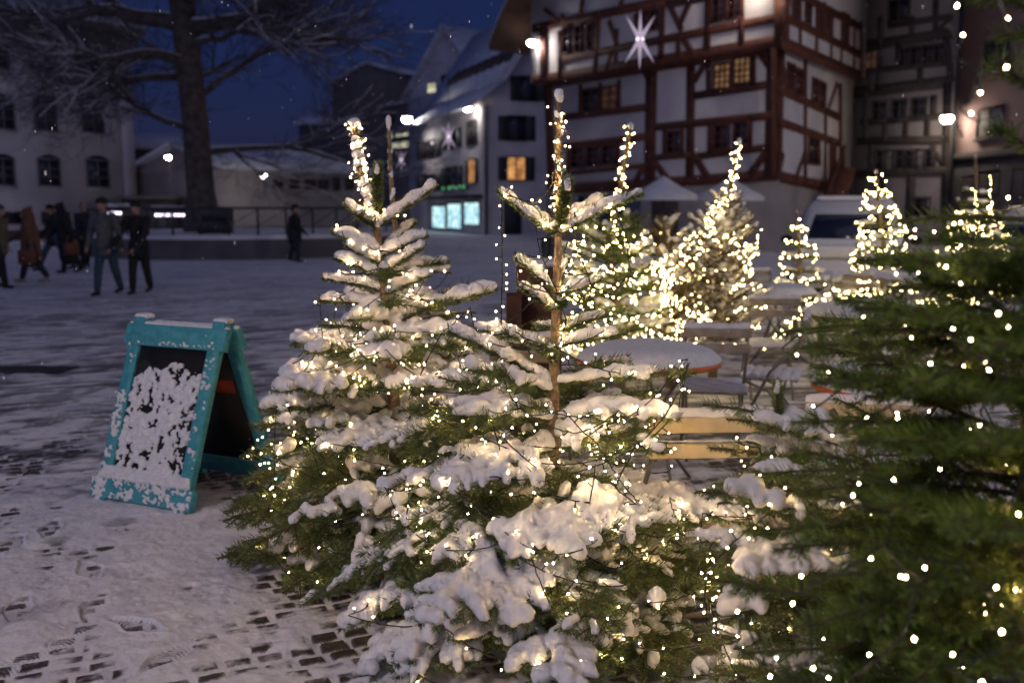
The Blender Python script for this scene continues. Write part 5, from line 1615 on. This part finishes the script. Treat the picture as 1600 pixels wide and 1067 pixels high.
B.snow.ell(topB+[0,0,.004], (.030,.028,.020), sub=2)
B.needles(np.array([tB(zB_(352)), tB(zB_(280)), topB]), .8, allround=True)
for k in range(70):
    z = zB_(352)+(topB[2]-zB_(352))*B.rg.random(); a = B.rg.uniform(0,6.28); c = tB(z)+[math.cos(a)*.020, math.sin(a)*.02, 0]
    B.snow.ell(c, (.013,.013,.020*B.rg.uniform(.6,1.5)), sub=1)
B.done('fir_tree', 'left fir near the teal board, its leader wrapped in lights leaning left', GFIR, tpB, [.042,.036,.026,.020,.016,.014,.010], voxel=.0075, smooth=2)

# ------------------------------------------------------------------ fir C behind B
DC = 5.5
tpC = np.array([[XU(655,DC), DC, 0], [XU(650,DC), DC, .8], P(625,430,DC), P(612,300,DC), P(607,187,DC)])
tC = interp_trunk(tpC)
C_ = Fir(31, dens=260, needle_w=.0034)
LfC = lambda z: float(np.interp(z, [.1,.4,.9,1.3,1.5], [.72,.72,.50,.30,.12]))
C_.whorls(tC, [1.30,1.15,1.0,.86], LfC, nb=6, fan=.8, snowR=.038)
C_.whorls(tC, [.7,.52,.34], LfC, nb=7, droop=.04, fan=.85, snowR=.038)
for k in range(50):
    z = 1.3+(tpC[-1][2]-1.3)*C_.rg.random(); a = C_.rg.uniform(0,6.28); c = tC(z)+[math.cos(a)*.014, math.sin(a)*.014, 0]
    C_.snow.ell(c, (.010,.010,.022), sub=1)
C_.snow.ell(tpC[-1], (.020,.02,.024), sub=1)
C_.done('fir_tree', 'fir hidden behind the left one, its bare thin leader sticking up beside it', GFIR, tpC, [.035,.03,.02,.014,.009], voxel=.013)

# ------------------------------------------------------------------ fir J: low snowy one right of the yellow chair
DJ = 3.05
tpJ = np.array([[XU(1345,DJ), DJ, 0], [XU(1345,DJ), DJ, .45], P(1330,700,DJ), P(1300,640,DJ)])
tJ = interp_trunk(tpJ)
J_ = Fir(41, dens=700)
for (zz, u, v, dy, f, R_) in ((.93,1098,632,.10,.5,.028),(.90,1135,655,-.05,.8,.030),(.92,1260,640,.1,.5,.026),(.80,1110,700,-.15,.7,.030),(.74,1085,770,-.05,.9,.036),(.66,1100,770,-.3,.8,.034),(.62,1080,850,-.1,.9,.032),(.50,1090,870,-.3,.9,.032),(.8,1190,740,-.35,.7,.026),(.55,1150,900,-.4,.9,.030),(.4,1120,960,-.3,.9,.030)):
    J_.bough(tJ(zz), P(u,v,DJ+dy), lift=.08, fan=f, snowR=R_*.80)
J_.upright(P(1216,650,DJ), P(1214,598,DJ-.02))
J_.snow_k = .75
LfJ = lambda z: float(np.interp(z, [.1,.5,.9], [.60,.52,.34]))
J_.whorls(tJ, [.86,.70,.52,.36,.2], LfJ, nb=6, fan=.85, snowR=.028)
J_.done('fir_tree', 'low snowy fir whose boughs reach left towards the yellow chair seat', GFIR, tpJ, [.03,.026,.018,.01], voxel=.0075)

# ------------------------------------------------------------------ fir D: big green one at the right, close to the lens
DD = 2.2
tpD = np.array([[XU(1640,DD), DD, 0], [XU(1640,DD), DD, .8], [XU(1632,DD), DD, 1.5], [XU(1626,DD), DD, 2.25]])
tD = interp_trunk(tpD)
D_ = Fir(53, dens=800, needle_w=.0028, needle_L=.027)
D_.snow_k = 0.0
for (zz, u, v, dy) in ((2.05,1496,-14,.0),(2.10,1545,-30,-.2),(2.02,1560,60,.1),(1.88,1562,84,-.1),(1.75,1553,196,-.05),
        (1.62,1402,345,.15),(1.56,1450,375,-.1),(1.50,1380,400,.25),(1.50,1475,430,-.3),(1.46,1390,450,.05),(1.42,1520,390,-.35),(1.38,1215,520,.30),(1.34,1240,545,.10),(1.36,1330,520,-.05),(1.33,1280,500,.45),
        (1.26,1310,600,-.12),(1.22,1275,585,.28),(1.2,1420,600,-.4),(1.12,1235,660,.10),(1.08,1330,690,-.25),(1.04,1190,740,.22),(1.0,1250,770,-.05),(.95,1350,800,-.35),
        (.9,1160,830,.18),(.86,1210,860,-.1),(.8,1300,900,-.35),(.74,1170,920,.15),(.7,1240,980,-.2),(.6,1160,1020,.10),(.55,1220,1060,-.1),(.45,1180,1090,.1),(.9,1420,930,-.45),(.62,1380,1020,-.4),(1.3,1590,540,-.5),(1.1,1560,700,-.55),(.9,1520,840,-.6)):
    L_ = 1.0
    D_.bough(tD(zz), P(u,v,DD+dy), lift=.07, fan=.62, snowR=0, r=.007)
def allowD(a, z, tip): return math.hypot(tip[0], tip[1]) > 1.0 and tip[1] > .8
D_.whorls(tD, [1.47,1.36], lambda z: float(np.interp(z,[1.36,1.5],[.50,.44])), nb=5, droop=-.16, fan=.8, snowR=0, allow=allowD)
D_.whorls(tD, [1.24,1.1,.95,.80,.64,.46,.3], lambda z: float(np.interp(z,[.3,1.4],[.72,.54])), nb=5, droop=-.12, fan=.72, snowR=0, allow=allowD)
D_.snow_k = .55
D_.bough(tD(1.0), P(1420,690,DD+.3), lift=.07, fan=.5, snowR=.018); D_.bough(tD(.9), P(1240,770,DD+.32), lift=.07, fan=.5, snowR=.018)
D_.done('fir_tree', 'big green fir without snow filling the right side close to the lens', GFIR, tpD, [.03,.026,.02,.012], voxel=.008, needle='needle_green')

# ------------------------------------------------------------------ firs further back
def mid_fir(seed, D, base_u, tp_pix, Lf, zs, label, dens=140, w=.006, nl=.03, needle='needle', dry=False, snowR=.034, nb=6, vox=.02, snow_k=1.0, fan=.6, el=0.0, thr=.455):
    tp = np.array([[XU(base_u,D), D, 0]]+[P(u,v,D) for u, v in tp_pix])
    T_ = interp_trunk(tp)
    F_ = Fir(seed, dens=dens, needle_w=w, needle_L=nl); F_.snow_k = snow_k
    F_.thr = thr
    F_.whorls(T_, zs, Lf, nb=nb, fan=fan, snowR=snowR, droop=-el)
    F_.snow.ell(tp[-1]+[0,0,0], (.03,.03,.04), sub=1)
    F_.done('fir_tree', label, 'lit firs further back around the tables', tp, np.linspace(.045,.012,len(tp)), voxel=vox, needle=needle)
    return F_, T_, tp
LfE = lambda z: float(np.interp(z, [.1,.5,1.0,1.35,1.6,2.0], [.62,.66,.56,.42,.36,.10]))
E_, tE, tpE = mid_fir(61, 8.3, 975, [(962,470),(950,380),(968,300),(985,197)], LfE, [1.45,1.32,1.18,1.02,.88,.72,.56,.4,.25], 'bushy fir behind the nearest table, thickly strung with yellow lights, bent leader', el=.30, needle='needle_green', dens=230, thr=.44, snowR=.033, vox=.015, nb=7)
LfF = lambda z: float(np.interp(z, [.1,.5,1.0,1.4,1.8,2.1], [.62,.64,.52,.34,.14,.06]))
F__, tF, tpF = mid_fir(67, 9.3, 1120, [(1120,480),(1128,380),(1140,300),(1155,222)], LfF, [1.66,1.5,1.34,1.18,1.0,.84,.68,.5,.3], 'dry brownish fir with bare snowy twigs and a lit leader before the parasol', el=.62, needle='needle_dry', fan=.45, snowR=.027, vox=.013, nb=9, dens=230)
LfE2 = lambda z: float(np.interp(z, [.1,.6,1.1,1.6], [.5,.5,.38,.12]))
E2, tE2, tpE2 = mid_fir(71, 9.0, 1052, [(1050,480),(1046,400),(1040,345)], LfE2, [1.45,1.3,1.12,.95,.8,.6,.4,.2], 'dry fir squeezed between the two with lit leaders', el=.62, needle='needle_dry', fan=.5, snowR=.027, vox=.013, nb=8, dens=230)
LfG = lambda z: float(np.interp(z, [.1,.6,1.0,1.5], [.45,.42,.30,.08]))
G_, tG, tpG = mid_fir(73, 13.4, 1248, [(1250,400),(1245,332)], LfG, [1.35,1.15,.98,.8,.6,.4,.2], 'small lit fir before the bonnet of the pale van', dens=70, w=.011, nl=.04, vox=.03)
LfH = lambda z: float(np.interp(z, [.1,.7,1.2,1.8,2.1], [.55,.50,.42,.20,.08]))
H_, tH, tpH = mid_fir(79, 13.6, 1385, [(1380,380),(1368,268)], LfH, [1.8,1.6,1.42,1.25,1.08,.9,.7,.5,.3], 'slim fir with dense rows of lights right of the pale van', dens=70, w=.011, nl=.04, vox=.03)
LfI = lambda z: float(np.interp(z, [.1,.7,1.2,1.7,2.1], [.60,.56,.46,.28,.12]))
I_, tI, tpI = mid_fir(83, 14.2, 1528, [(1527,380),(1524,245)], LfI, [1.85,1.72,1.55,1.35,1.18,1.0,.8,.6,.4], 'snowy tiered fir with hanging lights before the pink house', dens=70, w=.011, nl=.04, vox=.03)
LfK = lambda z: float(np.interp(z, [.1,.6,1.1], [.5,.42,.15]))
K_, tK, tpK = mid_fir(89, 10.8, 1480, [(1480,440),(1478,395)], LfK, [1.1,.95,.8,.6,.4,.2], 'low lit fir glimpsed behind the green branches', dens=90, w=.009, nl=.04, vox=.03)
K2, tK2, tpK2 = mid_fir(97, 11.6, 1290, [(1290,450),(1290,430)], LfK, [.8,.6,.42,.2], 'low snowy bush fir between the small and the farthest table', dens=90, w=.009, nl=.04, vox=.03, snowR=.05)

# ================================================================== lights
# front fir
light_string(wrap(A, tA, 1.62, .95, lambda z: float(np.interp(z,[.95,1.25,1.6],[.36,.26,.12])), 5, 44, 1), 'light string looped through the upper boughs of the front fir', seed=1, spacing=0.128)
light_string(wrap(A, tA, 1.0, .5, lambda z: LfA(z)*1.0, 4.5, 80, 2, inner=.55), 'light string spiralling over the middle boughs of the front fir', seed=2, spacing=0.119)
light_string(wrap(A, tA, .62, .12, lambda z: LfA(z)*1.02, 4.5, 90, 3, inner=.6), 'light string spiralling over the lowest boughs of the front fir', seed=3, spacing=0.136)
light_string(wrap(A, tA, .95, .2, lambda z: LfA(z)*.6, 5, 60, 5, inner=.4), 'light string deep inside the crown of the front fir', seed=4, spacing=0.153)
light_string(coil(P(872,360,DA), P(873,165,DA), .022, 7, seed=3), 'light string coiled around the thin leader of the front fir', seed=5, spacing=.042, stub=.022, sag=0, cr=.0016)
light_string([P(784,304,DA+.02), P(785,420,DA+.02), P(783,522,DA+.02)], 'single strand hanging straight down left of the front leader', seed=6, spacing=.036, sag=0, stub=.022)
light_string([P(893,350,DA-.05), P(902,385,DA-.06), P(925,448,DA-.08), P(955,462,DA-.08), P(985,425,DA-.08), P(978,372,DA-.08), P(962,325,DA-.05), P(938,318,DA+.1)], 'loop of lights hanging between the right arms of the front fir top', seed=7, spacing=.045, sag=.05)
light_string([P(868,250,DA-.02), P(862,290,DA-.03), P(835,318,DA-.02), P(812,312,DA), P(790,300,DA)], 'short strand from the front leader to its left arm', seed=8, spacing=.04, sag=.2)
light_string([P(835,345,DA-.03), P(842,385,DA), P(858,428,DA-.02), P(868,452,DA-.03), P(885,500,DA-.04), P(868,560,DA-.04)], 'strand dangling down the front trunk below the four arms', seed=9, spacing=.045, sag=.1)
rows = [P(640,600,DA+.2), P(700,660,DA-.1), P(770,690,DA-.2), P(850,720,DA-.2), P(940,665,DA-.3), P(1000,640,DA-.2), P(1075,560,DA-.15), P(1060,640,DA-.2), P(1010,690,DA-.25), P(950,720,DA-.3), P(890,740,DA-.32)]
light_string(rows, 'dark cable with lights sagging across the right boughs of the front fir', seed=10, spacing=.05, sag=.12, cr=.0024)
rows2 = [P(1078,566,DA-.2), P(1040,648,DA-.25), P(990,700,DA-.3), P(960,760,DA-.34), P(1000,790,DA-.36), P(930,690,DA-.3), P(880,640,DA-.25), P(820,650,DA-.22)]
light_string(rows2, 'second dark cable with lights crossing the right boughs of the front fir', seed=12, spacing=.05, sag=.15, cr=.0024)
# left fir
light_string(wrap(B, tB, 1.60, .95, lambda z: float(np.interp(z,[.95,1.3,1.6],[.42,.28,.15])), 5, 50, 6), 'light string looped through the upper boughs of the left fir', seed=13, spacing=0.111)
light_string(wrap(B, tB, 1.05, .5, lambda z: LfB(z), 4.5, 80, 7, inner=.55), 'light string spiralling over the middle boughs of the left fir', seed=14, spacing=0.119)
light_string(wrap(B, tB, .62, .15, lambda z: LfB(z), 3.5, 70, 8, inner=.55), 'light string spiralling over the lowest boughs of the left fir', seed=15, spacing=0.170)
light_string(wrap(B, tB, 1.1, .4, lambda z: LfB(z)*.6, 4, 50, 9, inner=.4), 'light string deep inside the crown of the left fir', seed=16, spacing=0.136)
light_string(coil(P(585,345,DB), P(566,280,DB), .032, 4, seed=5)+coil(P(566,280,DB), P(553,197,DB), .032, 6, seed=6), 'light string coiled around the leaning leader of the left fir', seed=17, spacing=.033, stub=.018, sag=0)
light_string([P(500,470,DB), P(503,520,DB), P(506,560,DB), P(540,590,DB-.3), P(580,560,DB-.4)], 'strand hanging at the left edge of the left fir', seed=18, spacing=.05, sag=.1)
light_string([P(640,620,DB-.5), P(668,560,DB-.5), P(690,520,DB-.45), P(735,480,DB-.2), P(742,520,DB-.2), P(715,560,DB-.25), P(735,610,DB-.3), P(690,660,DB-.4)], 'dark cable zigzagging between the left and the front fir', seed=19, spacing=.055, sag=.1, cr=.0024)
light_string([P(432,640,DB-.2), P(428,700,DB-.2), P(430,760,DB-.2), P(418,800,DB-.2)], 'strand hanging at the board side of the left fir', seed=20, spacing=.06, sag=0)
light_string(wrap(C_, tC, 1.3, .5, LfC, 4, 46, 10), 'light string on the hidden fir behind the left one', seed=21, spacing=0.136)
# low snowy fir
light_string(wrap(J_, tJ, .95, .25, LfJ, 5, 60, 11, inner=.7), 'light string on the low snowy fir by the yellow chair', seed=22, spacing=0.119)
light_string([P(1148,690,DJ-.1), P(1185,700,DJ-.15), P(1205,745,DJ-.2), P(1230,775,DJ-.3), P(1165,830,DJ-.3), P(1120,870,DJ-.35), P(1100,900,DJ-.4), P(1105,975,DJ-.45), P(1150,990,DJ-.5)], 'bright strand tumbling between the front fir and the green fir', seed=23, spacing=.045, sag=.1)
# green fir near the lens
light_string([P(1492,-8,1.8), P(1478,40,1.8), P(1500,58,1.8), P(1490,90,1.8), P(1530,110,1.78), P(1515,150,1.8), P(1498,168,1.82), P(1530,190,1.8)], 'strand dangling from the top right branch against the pink house', seed=24, spacing=0.075, m='bulb_pink', sag=.1, r=.0024)
light_string([P(1560,-5,1.6), P(1575,40,1.6), P(1540,60,1.65), P(1560,100,1.6)], 'short strand at the top right corner of the view', seed=25, spacing=0.105, m='bulb_pink', sag=.1, r=.0024)
gp = [(1560,355,1.7),(1480,365,1.9),(1420,350,2.1),(1400,400,2.1),(1440,420,1.8),(1500,440,1.6),(1560,470,1.5),(1610,500,1.6),(1540,560,1.5),(1480,520,1.7),(1400,500,1.9),(1330,510,2.1),(1250,520,2.15),(1220,545,2.1),(1290,570,1.9),(1320,600,1.85),(1270,640,1.9),(1300,680,1.8),(1360,650,1.7),(1440,600,1.6),(1520,550,1.5),(1570,590,1.45)]
light_string([P(g[0], g[1], g[2]*1.16) for g in gp], 'string winding through the upper half of the green fir', seed=26, spacing=0.112, m='bulb_pink', sag=.15)
gp = [(1590,660,1.6),(1500,700,1.7),(1440,760,1.6),(1350,740,1.7),(1300,750,1.8),(1350,790,1.6),(1400,800,1.6),(1380,850,1.5),(1300,900,1.5),(1220,930,1.6),(1265,960,1.5),(1268,1030,1.45),(1200,1040,1.6),(1160,960,1.7),(1150,1010,1.7),(1300,1080,1.5),(1410,990,1.35),(1440,905,1.3),(1380,850,1.5),(1500,880,1.5),(1580,960,1.3),(1595,1000,1.3),(1480,1040,1.3),(1540,1065,1.25),(1600,1050,1.3)]
light_string([P(g[0], g[1], g[2]*1.16) for g in gp], 'string winding through the lower half of the green fir', seed=27, spacing=0.150, m='bulb_pink', sag=.12)
gp = [(1640,300,1.9),(1560,330,2.1),(1500,400,2.1),(1580,480,2.1),(1500,560,2.1),(1420,640,2.1),(1540,700,2.1),(1600,780,2.0),(1480,820,2.0),(1380,900,2.0),(1540,950,1.9),(1620,900,1.6),(1560,820,1.6),(1620,700,1.6)]
light_string([P(g[0], g[1], g[2]*1.16) for g in gp], 'string hidden deep inside the green fir', seed=28, spacing=.075, m='bulb', sag=.12, r=.0030)
# back firs
KW = dict(m='bulb_mid', stub=.02, cr=.0025)
light_string(wrap(E_, tE, 1.45, .4, LfE, 9, 130, 21, inner=.75), 'string thickly wrapped around the bushy fir behind the nearest table', seed=31, spacing=.066, r=0.0047, **KW)
light_string(wrap(E_, tE, 1.4, .3, LfE, 7, 100, 22, inner=.4), 'inner string of the bushy fir behind the nearest table', seed=32, spacing=0.096, r=0.0047, **KW)
light_string(coil(P(952,385,8.3), P(968,300,8.3), .032, 5, seed=8)+coil(P(968,300,8.3), P(985,200,8.3), .030, 6, seed=9), 'bright coil up the bent leader of the bushy fir', seed=33, spacing=.030, r=0.0045, sag=0, **KW)
light_string(coil(P(1128,388,9.3), P(1108,350,9.2), .04, 3, seed=8)+coil(P(1108,350,9.2), P(1140,300,9.3), .04, 5, seed=8)+coil(P(1140,300,9.3), P(1155,226,9.3), .035, 5, seed=9), 'bright coil up the leader of the dry brownish fir', seed=34, spacing=.033, r=0.0045, sag=0, **KW)
light_string(wrap(F__, tF, 1.5, .4, LfF, 8, 100, 31, inner=.5), 'string woven through the dry brownish fir', seed=46, spacing=.10, r=0.0038, **KW)
light_string(wrap(E2, tE2, 1.4, .4, LfE2, 7, 80, 32, inner=.5), 'string woven through the dry fir squeezed between the lit leaders', seed=47, spacing=.10, r=0.0038, **KW)
light_string([P(1190,360,9.0), P(1180,400,8.9), P(1165,420,8.9), P(1150,385,8.9), P(1135,365,9.0), P(1165,385,8.8), P(1172,430,8.8), P(1140,455,8.8), P(1165,440,8.8)], 'bright bunch of lights at the right side of the dry fir', seed=35, spacing=.035, r=0.0045, sag=.2, **KW)
light_string([P(1060,400,8.6), P(1075,372,8.6), P(1092,365,8.6), P(1095,392,8.6), P(1062,415,8.5), P(1020,420,8.3), P(1045,395,8.6)], 'bright bunch of lights between the bushy and the dry fir', seed=36, spacing=.030, r=0.0045, sag=.2, **KW)
light_string([P(1050,430,8.2), P(1030,450,8.1), P(1015,430,8.1), P(1035,420,8.1), P(1048,500,8), P(1060,520,7.9), P(1100,490,8.2), P(1110,500,8.2), P(1052,470,8)], 'cascade of lights down the right side of the bushy fir', seed=37, spacing=.035, r=0.0045, sag=.2, **KW)
light_string(wrap(G_, tG, 1.5, .3, LfG, 7, 90, 23, inner=.8), 'string around the small fir before the pale van', seed=38, spacing=0.112, r=0.0072, **KW)
light_string(wrap(H_, tH, 2.1, .4, LfH, 12, 150, 24, inner=.8), 'string in dense rows around the slim fir right of the van', seed=39, spacing=0.104, r=0.0072, parts=60, **KW)
light_string(wrap(I_, tI, 1.6, .4, LfI, 8, 120, 25, inner=.8), 'string around the tiered fir before the pink house', seed=40, spacing=0.112, r=0.0072, parts=60, **KW)
light_string([P(1545,275,14), P(1548,320,13.9), P(1552,365,13.8)], 'straight strand hanging right of the tiered fir', seed=41, spacing=.05, r=0.0058, sag=0, **KW)
light_string([P(1510,345,13.9), P(1532,370,13.8), P(1520,290,13.9)], 'short strand hanging on the front of the tiered fir', seed=42, spacing=.05, r=0.0058, sag=.1, **KW)
light_string(wrap(K_, tK, 1.1, .3, LfK, 6, 70, 26, inner=.7), 'string around the low fir behind the green branches', seed=43, spacing=.066, r=0.0065, **KW)
light_string(wrap(K2, tK2, .8, .3, LfK, 4, 50, 27, inner=.7), 'string around the low snowy bush fir between the tables', seed=44, spacing=0.096, r=0.0061, **KW)
light_string([P(1190,470,9), P(1230,500,8.9), P(1190,545,8.5), P(1260,480,9.5), P(1300,455,10), P(1330,450,10.5)], 'strand lying low among the chairs and tables', seed=45, spacing=.12, r=0.0064, sag=.1, **KW)

# ================================================================== falling snow
rg = random.Random(77)
mb = MB()
for k in range(520):
    Y = rg.uniform(2.2, 16)**1.0; u = rg.uniform(-60, 1660); v = rg.uniform(-40, 900)
    p = P(u, v, Y)
    if p[2] < .1: continue
    r_ = rg.uniform(.0014, .0027)*(1 if Y < 6 else Y/6)
    mb.ell(p, (r_, r_, r_*rg.uniform(1.6, 3.2)), sub=0)
tag(mb.build('falling_snow', M['flake']), kind='stuff')
